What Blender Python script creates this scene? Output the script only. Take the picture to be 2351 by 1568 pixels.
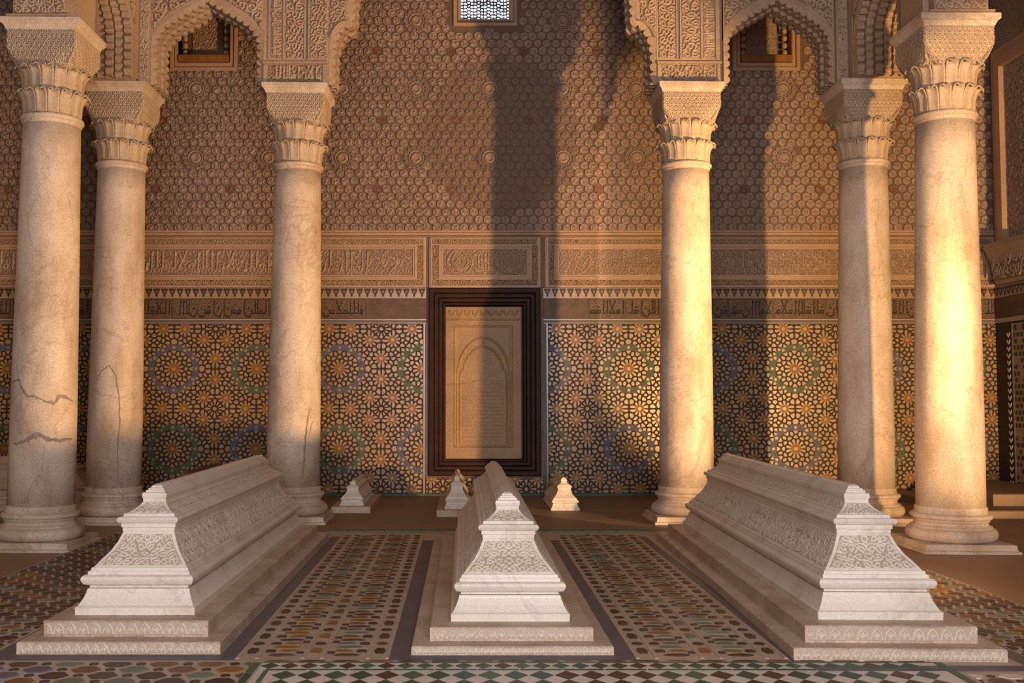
import bpy, math, random
import numpy as np

# ------------------------------------------------------------------ scene, camera, light
S = bpy.context.scene
for o in list(bpy.data.objects):
    bpy.data.objects.remove(o)
COL = S.collection
PI = math.pi
rnd = random.Random(7)

cam_d = bpy.data.cameras.new('camera')
cam_d.sensor_width = 36.0
cam_d.lens = 36.0 * 2415.0 / 2351.0
cam_d.shift_x = 110.5 / 2351.0
cam_d.clip_end = 200
cam = bpy.data.objects.new('camera', cam_d)
cam.location = (0, 0, 0.8)
cam.rotation_euler = (PI / 2 + math.atan(124 / 2415.0), 0, 0)
COL.objects.link(cam)
S.camera = cam

S.view_settings.view_transform = 'Standard'
S.view_settings.look = 'None'
S.view_settings.gamma = 1.0
S.view_settings.use_curve_mapping = False
S.view_settings.exposure = 0.0

w = bpy.data.worlds.new('daylight')
S.world = w
w.use_nodes = True
bg = w.node_tree.nodes['Background']
bg.inputs[0].default_value = (0.95, 0.86, 0.85, 1)
bg.inputs[1].default_value = 0.6


def lamp(name, kind, loc, aim, energy, color, **kw):
    d = bpy.data.lights.new(name, kind)
    d.energy = energy
    d.color = color
    for k, v in kw.items():
        setattr(d, k, v)
    o = bpy.data.objects.new(name, d)
    o.location = loc
    from mathutils import Vector
    o.rotation_euler = (Vector(aim) - Vector(loc)).to_track_quat('-Z', 'Y').to_euler()
    COL.objects.link(o)
    return o


# low golden spot for the unseen key source right of the tombs, and soft daylight through the entrance behind the camera
lamp('golden_spot', 'SPOT', (3.36, 3.4, 0.45), (3.36 - 0.799 * 5, 3.4 + 0.602 * 5, 0.45 + 0.30 * 5), 1500, (1.0, 0.56, 0.22),
     spot_size=math.radians(66), spot_blend=0.35, shadow_soft_size=0.06)
lamp('golden_spot', 'SPOT', (4.0, -0.8, 0.5), (4.0 - 0.115 * 5, -0.8 + 0.995 * 5, 0.5 + 0.15 * 5), 3000, (1.0, 0.56, 0.21),
     spot_size=math.radians(27), spot_blend=0.2, shadow_soft_size=0.09)  # second spot, added to light the right columns and wall
lamp('entrance_daylight', 'AREA', (0.3, -1.4, 1.7), (0.2, 5.0, 0.7), 240, (1.0, 0.90, 0.87),
     shape='RECTANGLE', size=2.6, size_y=2.2)

# ------------------------------------------------------------------ materials


def new_mat(name):
    m = bpy.data.materials.new(name)
    m.use_nodes = True
    nt = m.node_tree
    return m, nt, nt.nodes['Principled BSDF']


def mat(name, c1, c2=None, rough=0.6, scale=6.0, bump=0.0, bscale=60.0, detail=6.0, spec=0.5, fine=0.0,
        fscale=120.0, emis=None, rnd_val=0.0, stretch=(1, 1, 1), world=False, low=None, lo=0.05, hi=0.55):
    m, nt, b = new_mat(name)
    N, L = nt.nodes, nt.links
    c2 = c2 or c1
    tc = N.new('ShaderNodeTexCoord')
    mp = N.new('ShaderNodeMapping')
    mp.inputs['Scale'].default_value = stretch
    if world:
        g = N.new('ShaderNodeNewGeometry')
        L.new(g.outputs['Position'], mp.inputs[0])
    else:
        L.new(tc.outputs['Object'], mp.inputs[0])
    nz = N.new('ShaderNodeTexNoise')
    nz.inputs['Scale'].default_value = scale
    nz.inputs['Detail'].default_value = detail
    nz.inputs['Roughness'].default_value = 0.6
    L.new(mp.outputs[0], nz.inputs['Vector'])
    rp = N.new('ShaderNodeValToRGB')
    rp.color_ramp.elements[0].position = 0.36
    rp.color_ramp.elements[1].position = 0.66
    rp.color_ramp.elements[0].color = (*c1, 1)
    rp.color_ramp.elements[1].color = (*c2, 1)
    L.new(nz.outputs['Fac'], rp.inputs[0])
    out = rp.outputs[0]
    if fine > 0:
        n2 = N.new('ShaderNodeTexNoise')
        n2.inputs['Scale'].default_value = fscale
        n2.inputs['Detail'].default_value = 3
        L.new(mp.outputs[0], n2.inputs['Vector'])
        mr = N.new('ShaderNodeMapRange')
        mr.inputs[1].default_value = 0.3
        mr.inputs[2].default_value = 0.7
        mr.inputs[3].default_value = 1 - fine
        mr.inputs[4].default_value = 1 + fine * 0.5
        L.new(n2.outputs['Fac'], mr.inputs[0])
        mx = N.new('ShaderNodeVectorMath')
        mx.operation = 'SCALE'
        L.new(out, mx.inputs[0])
        L.new(mr.outputs[0], mx.inputs['Scale'])
        out = mx.outputs[0]
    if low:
        # carving blends by height from the low colour to the main one
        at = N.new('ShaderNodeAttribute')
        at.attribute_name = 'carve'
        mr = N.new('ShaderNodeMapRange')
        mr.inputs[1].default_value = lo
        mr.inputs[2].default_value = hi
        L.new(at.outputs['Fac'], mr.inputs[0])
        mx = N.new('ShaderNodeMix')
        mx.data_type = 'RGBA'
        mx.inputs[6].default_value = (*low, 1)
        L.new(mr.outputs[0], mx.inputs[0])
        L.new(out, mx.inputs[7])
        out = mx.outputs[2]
    if rnd_val > 0:
        oi = N.new('ShaderNodeObjectInfo')
        hs = N.new('ShaderNodeHueSaturation')
        mr = N.new('ShaderNodeMapRange')
        mr.inputs[3].default_value = 1 - rnd_val
        mr.inputs[4].default_value = 1 + rnd_val
        L.new(oi.outputs['Random'], mr.inputs[0])
        L.new(mr.outputs[0], hs.inputs['Value'])
        L.new(out, hs.inputs['Color'])
        out = hs.outputs[0]
    L.new(out, b.inputs['Base Color'])
    b.inputs['Roughness'].default_value = rough
    b.inputs['Specular IOR Level'].default_value = spec
    if bump > 0:
        n3 = N.new('ShaderNodeTexNoise')
        n3.inputs['Scale'].default_value = bscale
        n3.inputs['Detail'].default_value = 4
        L.new(mp.outputs[0], n3.inputs['Vector'])
        bp = N.new('ShaderNodeBump')
        bp.inputs['Strength'].default_value = bump
        bp.inputs['Distance'].default_value = 0.01
        L.new(n3.outputs['Fac'], bp.inputs['Height'])
        L.new(bp.outputs[0], b.inputs['Normal'])
    if emis:
        b.inputs['Emission Color'].default_value = (*emis[0], 1)
        b.inputs['Emission Strength'].default_value = emis[1]
    return m


def marble(name, base, stain, vein, rough=0.45, vscale=1.6, stain_lo=0.5, stain_hi=0.78, grain=0.12, bump=0.06):
    m, nt, b = new_mat(name)
    N, L = nt.nodes, nt.links
    tc = N.new('ShaderNodeTexCoord')
    oi = N.new('ShaderNodeObjectInfo')
    ad = N.new('ShaderNodeVectorMath')
    ad.operation = 'ADD'
    g = N.new('ShaderNodeNewGeometry')
    co = g.outputs['Position']
    n1 = N.new('ShaderNodeTexNoise')
    n1.inputs['Scale'].default_value = 3.2
    n1.inputs['Detail'].default_value = 9
    n1.inputs['Roughness'].default_value = 0.68
    mp = N.new('ShaderNodeMapping')
    mp.inputs['Scale'].default_value = (1.6, 1.6, 0.7)
    L.new(co, mp.inputs[0])
    L.new(mp.outputs[0], n1.inputs['Vector'])
    r1 = N.new('ShaderNodeValToRGB')
    r1.color_ramp.elements[0].position = stain_lo
    r1.color_ramp.elements[1].position = stain_hi
    r1.color_ramp.elements[0].color = (0, 0, 0, 1)
    r1.color_ramp.elements[1].color = (1, 1, 1, 1)
    L.new(n1.outputs['Fac'], r1.inputs[0])
    m1 = N.new('ShaderNodeMix')
    m1.data_type = 'RGBA'
    m1.inputs[6].default_value = (*base, 1)
    m1.inputs[7].default_value = (*stain, 1)
    L.new(r1.outputs[0], m1.inputs[0])
    # thin veins: near-zero band of a distorted noise
    n2 = N.new('ShaderNodeTexNoise')
    n2.inputs['Scale'].default_value = vscale
    n2.inputs['Detail'].default_value = 7
    n2.inputs['Roughness'].default_value = 0.62
    n2.inputs['Distortion'].default_value = 0.7
    L.new(co, n2.inputs['Vector'])
    s = N.new('ShaderNodeMath')
    s.operation = 'SUBTRACT'
    s.inputs[1].default_value = 0.5
    L.new(n2.outputs['Fac'], s.inputs[0])
    a = N.new('ShaderNodeMath')
    a.operation = 'ABSOLUTE'
    L.new(s.outputs[0], a.inputs[0])
    mr = N.new('ShaderNodeMapRange')
    mr.inputs[1].default_value = 0.0
    mr.inputs[2].default_value = 0.012
    mr.inputs[3].default_value = 0.45
    mr.inputs[4].default_value = 0.0
    L.new(a.outputs[0], mr.inputs[0])
    m2 = N.new('ShaderNodeMix')
    m2.data_type = 'RGBA'
    m2.inputs[7].default_value = (*vein, 1)
    L.new(mr.outputs[0], m2.inputs[0])
    L.new(m1.outputs[2], m2.inputs[6])
    # fine grain
    n3 = N.new('ShaderNodeTexNoise')
    n3.inputs['Scale'].default_value = 140
    n3.inputs['Detail'].default_value = 2
    L.new(co, n3.inputs['Vector'])
    mg = N.new('ShaderNodeMapRange')
    mg.inputs[1].default_value = 0.3
    mg.inputs[2].default_value = 0.7
    mg.inputs[3].default_value = 1 - grain
    mg.inputs[4].default_value = 1 + grain * 0.6
    L.new(n3.outputs['Fac'], mg.inputs[0])
    sc = N.new('ShaderNodeVectorMath')
    sc.operation = 'SCALE'
    L.new(m2.outputs[2], sc.inputs[0])
    L.new(mg.outputs[0], sc.inputs['Scale'])
    L.new(sc.outputs[0], b.inputs['Base Color'])
    b.inputs['Roughness'].default_value = rough
    b.inputs['Specular IOR Level'].default_value = 0.35
    bp = N.new('ShaderNodeBump')
    bp.inputs['Strength'].default_value = bump
    bp.inputs['Distance'].default_value = 0.01
    L.new(n3.outputs['Fac'], bp.inputs['Height'])
    L.new(bp.outputs[0], b.inputs['Normal'])
    return m


M = {}
M['col'] = marble('veined_column_marble', (0.62, 0.53, 0.45), (0.40, 0.29, 0.20), (0.28, 0.22, 0.18), rough=0.5, stain_lo=0.42, stain_hi=0.70, grain=0.25)
M['tomb'] = marble('tomb_marble', (0.76, 0.71, 0.66), (0.56, 0.44, 0.34), (0.45, 0.42, 0.44), rough=0.42, stain_lo=0.50, stain_hi=0.78, grain=0.1)
M['tombw'] = marble('tomb_step_marble', (0.58, 0.47, 0.38), (0.40, 0.28, 0.20), (0.36, 0.28, 0.23), rough=0.55, stain_lo=0.42, stain_hi=0.7, grain=0.28, bump=0.15)
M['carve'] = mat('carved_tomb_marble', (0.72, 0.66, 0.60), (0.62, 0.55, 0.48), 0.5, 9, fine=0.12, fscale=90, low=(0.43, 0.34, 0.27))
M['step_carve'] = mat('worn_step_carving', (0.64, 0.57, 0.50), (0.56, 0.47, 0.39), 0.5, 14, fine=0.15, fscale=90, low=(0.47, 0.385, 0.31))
M['capital'] = mat('carved_capital_stone', (0.50, 0.40, 0.30), (0.39, 0.295, 0.215), 0.6, 7, fine=0.2, fscale=70, bump=0.15, bscale=90)
M['stucco'] = mat('carved_stucco', (0.345, 0.24, 0.185), (0.27, 0.185, 0.14), 0.42, 2.2, fine=0.25, fscale=55, bump=0.5, bscale=95, spec=0.7)
M['stucco2'] = mat('arch_stucco', (0.42, 0.305, 0.22), (0.33, 0.23, 0.16), 0.6, 3.0, fine=0.2, fscale=70, bump=0.3, bscale=80)
M['groove'] = mat('stucco_ground', (0.17, 0.105, 0.075), (0.13, 0.08, 0.055), 0.6, 5, fine=0.2, bump=0.3, bscale=90)
M['blue_grey'] = mat('blue_grey_tone', (0.17, 0.17, 0.185), (0.13, 0.13, 0.145), 0.6, 8, fine=0.1)  # flat blue-grey; carries the shade of the pier grooves as colour
M['frieze'] = mat('frieze_stucco', (0.47, 0.31, 0.21), (0.38, 0.245, 0.165), 0.5, 3.0, fine=0.15, fscale=60, bump=0.12, bscale=70)
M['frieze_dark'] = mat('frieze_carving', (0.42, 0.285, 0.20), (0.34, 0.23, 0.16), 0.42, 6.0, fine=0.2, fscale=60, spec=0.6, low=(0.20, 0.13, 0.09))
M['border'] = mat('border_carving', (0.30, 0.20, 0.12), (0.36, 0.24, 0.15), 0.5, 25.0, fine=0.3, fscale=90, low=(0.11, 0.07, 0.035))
M['band'] = mat('glazed_inscription', (0.10, 0.06, 0.038), (0.14, 0.085, 0.055), 0.45, 12.0, fine=0.25, fscale=60, spec=0.25)
M['letter'] = mat('black_glaze', (0.035, 0.022, 0.016), (0.06, 0.035, 0.024), 0.45, 14.0, spec=0.3)
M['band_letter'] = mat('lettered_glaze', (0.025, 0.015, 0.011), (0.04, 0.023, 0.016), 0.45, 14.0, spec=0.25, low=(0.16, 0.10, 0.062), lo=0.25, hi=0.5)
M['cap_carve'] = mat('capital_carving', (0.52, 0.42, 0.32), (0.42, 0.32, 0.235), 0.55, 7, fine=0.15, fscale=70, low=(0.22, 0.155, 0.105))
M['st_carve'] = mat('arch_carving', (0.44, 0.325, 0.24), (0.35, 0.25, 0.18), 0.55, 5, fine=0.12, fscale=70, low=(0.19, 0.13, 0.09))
M['cream'] = mat('cream_glaze', (0.37, 0.26, 0.165), (0.29, 0.20, 0.12), 0.28, 3.5, fine=0.08, rnd_val=0.12, world=True, spec=0.5, bump=0.08, bscale=30)
M['strap_dark'] = mat('dark_glaze', (0.04, 0.022, 0.014), (0.06, 0.032, 0.018), 0.5, 9.0, spec=0.15)
M['amber'] = mat('amber_glaze', (0.30, 0.135, 0.022), (0.22, 0.095, 0.018), 0.4, 20.0, fine=0.2, fscale=70, world=True, spec=0.25)
M['zblue'] = mat('blue_glaze', (0.075, 0.08, 0.13), (0.14, 0.135, 0.18), 0.45, 90.0, detail=2, fine=0.3, fscale=160, spec=0.2)
M['zgreen'] = mat('green_glaze', (0.055, 0.085, 0.055), (0.13, 0.155, 0.11), 0.45, 90.0, detail=2, fine=0.3, fscale=160, spec=0.2)
M['trim_line'] = mat('pale_tile_trim', (0.36, 0.29, 0.25), (0.30, 0.24, 0.21), 0.25, 9)
M['slate'] = mat('slate_tile', (0.115, 0.105, 0.125), (0.16, 0.135, 0.14), 0.5, 6, fine=0.15, fscale=50, spec=0.25)
M['wood'] = mat('dark_wood', (0.045, 0.016, 0.010), (0.025, 0.010, 0.007), 0.5, 7, fine=0.3, fscale=40, bump=0.12, bscale=50, spec=0.15)
M['amberwood'] = mat('amber_wood', (0.30, 0.14, 0.035), (0.18, 0.08, 0.02), 0.45, 18)
M['stele'] = mat('tan_marble', (0.36, 0.225, 0.105), (0.27, 0.165, 0.075), 0.5, 3.5, fine=0.25, fscale=80, bump=0.1, bscale=120)
M['floor'] = mat('earth_floor', (0.30, 0.20, 0.125), (0.23, 0.15, 0.09), 0.6, 1.6, fine=0.12, fscale=50, bump=0.05, bscale=40)
M['fcream'] = mat('mosaic_grout', (0.52, 0.41, 0.335), (0.42, 0.33, 0.27), 0.5, 3, fine=0.12, fscale=60, bump=0.05, spec=0.3)
M['fdark'] = mat('dark_brown_tile', (0.06, 0.035, 0.028), (0.10, 0.06, 0.045), 0.5, 30, rnd_val=0.3, spec=0.25)
M['fochre'] = mat('ochre_tile', (0.28, 0.145, 0.045), (0.20, 0.10, 0.035), 0.5, 30, rnd_val=0.25, spec=0.25)
M['fsage'] = mat('sage_tile', (0.15, 0.17, 0.13), (0.20, 0.21, 0.165), 0.5, 30, rnd_val=0.25, spec=0.25)
M['frust'] = mat('rust_tile', (0.21, 0.095, 0.055), (0.16, 0.085, 0.055), 0.5, 30, rnd_val=0.25, spec=0.25)
M['fgreen'] = mat('green_tile', (0.045, 0.095, 0.06), (0.085, 0.125, 0.09), 0.5, 40, rnd_val=0.3, spec=0.25)
M['fblue'] = mat('blue_tile', (0.13, 0.13, 0.185), (0.17, 0.165, 0.20), 0.5, 30, rnd_val=0.25, spec=0.25)
M['fwhite'] = mat('white_tile', (0.72, 0.64, 0.58), (0.62, 0.54, 0.48), 0.45, 8, rnd_val=0.06, spec=0.3)
M['ceil'] = mat('cedar_ceiling', (0.12, 0.075, 0.05), (0.09, 0.055, 0.035), 0.7, 5)
M['plaster'] = mat('lime_plaster', (0.42, 0.31, 0.23), (0.36, 0.26, 0.19), 0.8, 3)
M['crack'] = mat('mortar_crack', (0.31, 0.255, 0.22), (0.22, 0.18, 0.155), 0.8, 40)
M['red'] = mat('red_ochre', (0.20, 0.085, 0.05), (0.14, 0.06, 0.035), 0.5, 20)
M['redstone'] = mat('red_brown_stone', (0.17, 0.085, 0.06), (0.13, 0.065, 0.05), 0.55, 8, fine=0.15)
M['pane'] = mat('daylit_pane', (0.8, 0.85, 1.0), None, 0.4, 5, emis=((0.82, 0.86, 1.0), 5.0))
M['lattice'] = mat('plaster_lattice', (0.10, 0.09, 0.14), (0.08, 0.07, 0.11), 0.7, 10)

# ------------------------------------------------------------------ mesh helpers


def mk(name, V, F, m, parent=None, smooth=False, mi=None):
    me = bpy.data.meshes.new(name)
    V = V.tolist() if isinstance(V, np.ndarray) else [tuple(v) for v in V]
    F = F.tolist() if isinstance(F, np.ndarray) else F
    me.from_pydata(V, [], F)
    for x in (m if isinstance(m, (list, tuple)) else [m]):
        me.materials.append(M[x])
    if mi is not None:
        me.polygons.foreach_set('material_index', np.asarray(mi, dtype=np.int32))
    if smooth:
        me.polygons.foreach_set('use_smooth', np.ones(len(me.polygons), dtype=bool))
    me.update()
    return link(name, me, parent)


def link(name, me, parent=None):
    o = bpy.data.objects.new(name, me)
    if parent is not None:
        o.parent = parent
    COL.objects.link(o)
    return o


def empty(name, loc=(0, 0, 0), rot=(0, 0, 0), parent=None):
    o = bpy.data.objects.new(name, None)
    o.empty_display_size = 0.1
    o.location = loc
    o.rotation_euler = rot
    if parent is not None:
        o.parent = parent
    COL.objects.link(o)
    return o


def tag(o, label=None, cat=None, group=None, kind=None):
    for k, v in (('label', label), ('category', cat), ('group', group), ('kind', kind)):
        if v:
            o[k] = v
    return o


KIDS = {}


def copy_tree(o, parent=None):
    c = o.copy()
    COL.objects.link(c)
    if parent is not None:
        c.parent = parent
    for ch in list(o.children):
        copy_tree(ch, c)
    return c


class B:
    def __init__(s):
        s.v, s.f, s.mi = [], [], []

    def add(s, vs, fs, mi=0):
        n = len(s.v)
        s.v += [tuple(p) for p in vs]
        s.f += [tuple(i + n for i in f) for f in fs]
        s.mi += [mi] * len(fs)

    def box(s, x0, x1, y0, y1, z0, z1, mi=0):
        s.add([(x0, y0, z0), (x1, y0, z0), (x1, y1, z0), (x0, y1, z0), (x0, y0, z1), (x1, y0, z1), (x1, y1, z1), (x0, y1, z1)],
              [(3, 2, 1, 0), (4, 5, 6, 7), (0, 1, 5, 4), (1, 2, 6, 5), (2, 3, 7, 6), (3, 0, 4, 7)], mi)

    def cbox(s, x0, x1, y0, y1, z0, z1, c=0.004, mi=0):
        # box with every vertical and top edge chamfered
        r = lambda d, z: [(x0 + d, y0 + d, z), (x1 - d, y0 + d, z), (x1 - d, y1 - d, z), (x0 + d, y1 - d, z)]
        s.loft([r(0, z0), r(0, z1 - c), r(c, z1)], mi)

    def loft(s, rings, mi=0, closed=True):
        n = len(rings[0])
        vs = [p for r in rings for p in r]
        fs = []
        for i in range(len(rings) - 1):
            for j in range(n):
                k = (j + 1) % n
                fs.append((i * n + j, i * n + k, (i + 1) * n + k, (i + 1) * n + j))
        if closed:
            fs.append(tuple(range(n))[::-1])
            fs.append(tuple((len(rings) - 1) * n + j for j in range(n)))
        s.add(vs, fs, mi)

    def lathe(s, prof, seg=48, mi=0):
        s.loft([[(r * math.cos(2 * PI * j / seg), r * math.sin(2 * PI * j / seg), z) for j in range(seg)] for r, z in prof], mi)

    def tile(s, poly, z0, z1, fr=None, mi=0):
        # poly: 2D points counter-clockwise; fr maps (u, v, h) to space
        n = len(poly)
        cx = sum(p[0] for p in poly) / n
        cy = sum(p[1] for p in poly) / n
        fr = fr or (lambda u, v, h: (u, v, h))
        a = [fr(p[0], p[1], z0) for p in poly]
        b = [fr(cx + (p[0] - cx) * 0.95, cy + (p[1] - cy) * 0.95, z1) for p in poly]
        fs = [(i, (i + 1) % n, n + (i + 1) % n, n + i) for i in range(n)] + [tuple(range(n, 2 * n))]
        s.add(a + b, fs, mi)

    def build(s, name, m, parent=None, smooth=False):
        return mk(name, s.v, s.f, m, parent, smooth, s.mi if isinstance(m, (list, tuple)) else None)


def extrude_poly(poly, y0, y1):
    n = len(poly)
    v = [(p[0], y0, p[1]) for p in poly] + [(p[0], y1, p[1]) for p in poly]
    f = [tuple(range(n)), tuple(range(2 * n - 1, n - 1, -1))]
    f += [(i, i + n, (i + 1) % n + n, (i + 1) % n) for i in range(n)]
    return v, f


# ---- height-field carving
def draw(Hm, res, pts, hw, top=1.0, flat=0.35):
    nz, nx = Hm.shape
    for (ax, az), (bx, bz) in zip(pts[:-1], pts[1:]):
        x0 = max(0, int((min(ax, bx) - hw) / res))
        x1 = min(nx, int((max(ax, bx) + hw) / res) + 2)
        z0 = max(0, int((min(az, bz) - hw) / res))
        z1 = min(nz, int((max(az, bz) + hw) / res) + 2)
        if x1 <= x0 or z1 <= z0:
            continue
        X = np.arange(x0, x1)[None, :] * res
        Z = np.arange(z0, z1)[:, None] * res
        dx, dz = bx - ax, bz - az
        L2 = dx * dx + dz * dz + 1e-12
        t = np.clip(((X - ax) * dx + (Z - az) * dz) / L2, 0, 1)
        d = np.sqrt((X - ax - t * dx) ** 2 + (Z - az - t * dz) ** 2)
        h = top * np.clip((1 - d / hw) / (1 - flat), 0, 1)
        Hm[z0:z1, x0:x1] = np.maximum(Hm[z0:z1, x0:x1], h)


def field(w, h, res):
    return np.zeros((int(round(h / res)) + 1, int(round(w / res)) + 1))


def spirals(Hm, res, cell, hw, seed=1, top=1.0, turns=1.35, mirror=False, leaf=True):
    r = random.Random(seed)
    W, Hh = (Hm.shape[1] - 1) * res, (Hm.shape[0] - 1) * res
    ny = max(1, int(round(Hh / cell)))
    ch = Hh / ny
    nx = max(1, int(round(W / cell)))
    cw = W / nx
    for j in range(ny):
        off = 0.5 if (j % 2 and ny > 1) else 0.0
        for i in range(-1 if off else 0, nx + 1):
            cx, cz = (i + 0.5 + off) * cw, (j + 0.5) * ch
            if mirror and cx > W / 2 + 0.01 * W:
                continue
            sgn = 1 if (i + j) % 2 else -1
            a0 = r.choice((0, 1, 2, 3)) * PI / 2 + 0.3
            R = min(cw, ch) * 0.56
            pts = []
            for k in range(17):
                t = k / 16
                rr = R * (1 - 0.86 * t)
                a = a0 + sgn * t * turns * 2 * PI
                pts.append((cx + rr * math.cos(a) * cw / min(cw, ch), cz + rr * math.sin(a) * ch / min(cw, ch)))
            ls = [pts]
            if leaf:
                for t in (2, 6, 10, 15):
                    p = pts[t]
                    a = math.atan2(p[1] - cz, p[0] - cx) + sgn * 0.9
                    ls.append([p, (p[0] + R * 0.38 * math.cos(a), p[1] + R * 0.38 * math.sin(a))])
            for q in ls:
                draw(Hm, res, q, hw, top * r.uniform(0.8, 1.0))
    if mirror:
        n = Hm.shape[1]
        half = n // 2
        Hm[:, n - half:] = Hm[:, :half][:, ::-1]
    return Hm


def script(Hm, res, seed=3, hw=0.006, base=0.26, top=1.0, x0=None, x1=None, density=1.0):
    # flowing carved letters: tall uprights, crossing diagonals, bowls and loops over a joining base stroke
    r = random.Random(seed)
    W, H = (Hm.shape[1] - 1) * res, (Hm.shape[0] - 1) * res
    xa, xb = (x0 if x0 is not None else 0.03 * H), (x1 if x1 is not None else W - 0.03 * H)
    b = base * H
    x = xb - 0.05 * H
    while x > xa + 0.25 * H:
        kind = r.choice(['alif', 'lam', 'lam', 'bowl', 'loop', 'teeth', 'pair', 'alif', 'bowl', 'lam', 'loop', 'lamalif'])
        if kind == 'alif':
            draw(Hm, res, [(x, b - 0.04 * H), (x + 0.02 * H, 0.9 * H)], hw, top)
            draw(Hm, res, [(x + 0.02 * H, 0.9 * H), (x + 0.07 * H, 0.83 * H)], hw, top)
            x -= 0.17 * H
        elif kind == 'lam':
            draw(Hm, res, [(x, 0.92 * H), (x - 0.01 * H, b + 0.05 * H), (x - 0.08 * H, b), (x - 0.2 * H, b)], hw, top)
            x -= 0.2 * H
        elif kind == 'pair':
            for k in range(2):
                draw(Hm, res, [(x - k * 0.12 * H, 0.93 * H), (x - k * 0.12 * H, b)], hw, top)
            draw(Hm, res, [(x, b), (x - 0.3 * H, b)], hw, top)
            x -= 0.3 * H
        elif kind == 'lamalif':
            draw(Hm, res, [(x, 0.92 * H), (x - 0.12 * H, 0.6 * H), (x - 0.3 * H, b)], hw, top)
            draw(Hm, res, [(x - 0.3 * H, 0.92 * H), (x - 0.2 * H, 0.6 * H), (x - 0.02 * H, b)], hw, top)
            draw(Hm, res, [(x - 0.02 * H, b), (x - 0.3 * H, b)], hw, top)
            x -= 0.4 * H
        elif kind == 'bowl':
            pts = [(x - 0.17 * H + 0.17 * H * math.cos(a), b + 0.02 * H - 0.2 * H * math.sin(a)) for a in np.linspace(0, PI, 9)]
            draw(Hm, res, pts, hw, top)
            draw(Hm, res, [(x, b), (x + 0.02 * H, b + 0.2 * H)], hw, top)
            draw(Hm, res, [(x - 0.17 * H, b + 0.24 * H), (x - 0.165 * H, b + 0.27 * H)], hw * 1.3, top)
            x -= 0.4 * H
        elif kind == 'loop':
            pts = [(x - 0.08 * H + 0.08 * H * math.cos(a), b + 0.08 * H + 0.09 * H * math.sin(a)) for a in np.linspace(0, 2 * PI, 9)]
            draw(Hm, res, pts, hw, top)
            draw(Hm, res, [(x, b), (x - 0.24 * H, b)], hw, top)
            x -= 0.24 * H
        else:
            for k in range(3):
                draw(Hm, res, [(x - k * 0.09 * H, b + 0.17 * H), (x - k * 0.09 * H, b)], hw, top)
            draw(Hm, res, [(x, b), (x - 0.28 * H, b)], hw, top)
            draw(Hm, res, [(x - 0.05 * H, b + 0.32 * H), (x - 0.12 * H, b + 0.34 * H)], hw * 1.2, top)
            x -= 0.3 * H
        x -= 0.03 * H / density
    return Hm


def rosettes(Hm, res, cell, petals=6):
    # hexagonal lattice of ringed rosettes
    nz, nx = Hm.shape
    X = np.arange(nx)[None, :] * res + 0 * np.arange(nz)[:, None]
    Z = np.arange(nz)[:, None] * res + 0 * X
    best = np.full(Hm.shape, 9.0)
    ang = np.zeros(Hm.shape)
    dy = cell * 0.866
    for oz, ox in ((0, 0), (dy, cell / 2)):
        cx = np.round((X - ox) / cell) * cell + ox
        cz = np.round((Z - oz) / (2 * dy)) * 2 * dy + oz
        d = np.hypot(X - cx, Z - cz)
        m = d < best
        best = np.where(m, d, best)
        ang = np.where(m, np.arctan2(Z - cz, X - cx), ang)
    q = best / (cell * 0.5)
    ring = np.clip(1 - np.abs(q - 0.86) / 0.16, 0, 1)
    pet = np.clip(1 - np.abs(q - 0.42) / 0.3, 0, 1) * (0.55 + 0.45 * np.cos(petals * ang))
    cen = np.clip(1 - q / 0.2, 0, 1)
    return np.maximum.reduce([Hm, ring * 0.9, pet, cen])


def relief(name, Hm, fn, m, parent=None, sink=-0.003, smooth=True):
    # fn(X, Z, Hm) -> (px, py, pz) arrays; the rim is tucked under the face it sits on
    nz, nx = Hm.shape
    Hm = Hm.copy()
    Hm[0, :] = Hm[-1, :] = sink
    Hm[:, 0] = Hm[:, -1] = sink
    P = np.stack(fn(Hm), -1).reshape(-1, 3)
    idx = np.arange(nz * nx).reshape(nz, nx)
    F = np.stack([idx[:-1, :-1], idx[:-1, 1:], idx[1:, 1:], idx[1:, :-1]], -1).reshape(-1, 4)
    me = bpy.data.meshes.new(name)
    nv, nf = len(P), len(F)
    me.vertices.add(nv)
    me.vertices.foreach_set('co', P.astype(np.float32).ravel())
    me.loops.add(nf * 4)
    me.loops.foreach_set('vertex_index', F.astype(np.int32).ravel())
    me.polygons.add(nf)
    me.polygons.foreach_set('loop_start', np.arange(0, nf * 4, 4, dtype=np.int32))
    me.polygons.foreach_set('use_smooth', np.full(nf, smooth))
    me.update(calc_edges=True)
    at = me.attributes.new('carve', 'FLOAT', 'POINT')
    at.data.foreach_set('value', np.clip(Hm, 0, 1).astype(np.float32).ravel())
    me.materials.append(M[m])
    return link(name, me, parent)


def flat_relief(name, Hm, res, O, U, V, N, amp, m, parent=None):
    nz, nx = Hm.shape
    X = (np.arange(nx) * res)[None, :] + np.zeros((nz, 1))
    Z = (np.arange(nz) * res)[:, None] + np.zeros((1, nx))

    def fn(H):
        h = np.where(H < 0, H, H * amp)
        return [O[k] + U[k] * X + V[k] * Z + N[k] * h for k in range(3)]
    return relief(name, Hm, fn, m, parent)


FRONT = dict(U=(1, 0, 0), V=(0, 0, 1), N=(0, -1, 0))


# ---- Voronoi cells with a joint between them
def clip_half(poly, nx_, ny_, c):
    out = []
    n = len(poly)
    for i in range(n):
        a, b = poly[i], poly[(i + 1) % n]
        da, db = a[0] * nx_ + a[1] * ny_ - c, b[0] * nx_ + b[1] * ny_ - c
        if da <= 0:
            out.append(a)
        if (da < 0 < db) or (db < 0 < da):
            t = da / (da - db)
            out.append((a[0] + t * (b[0] - a[0]), a[1] + t * (b[1] - a[1])))
    return out


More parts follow.
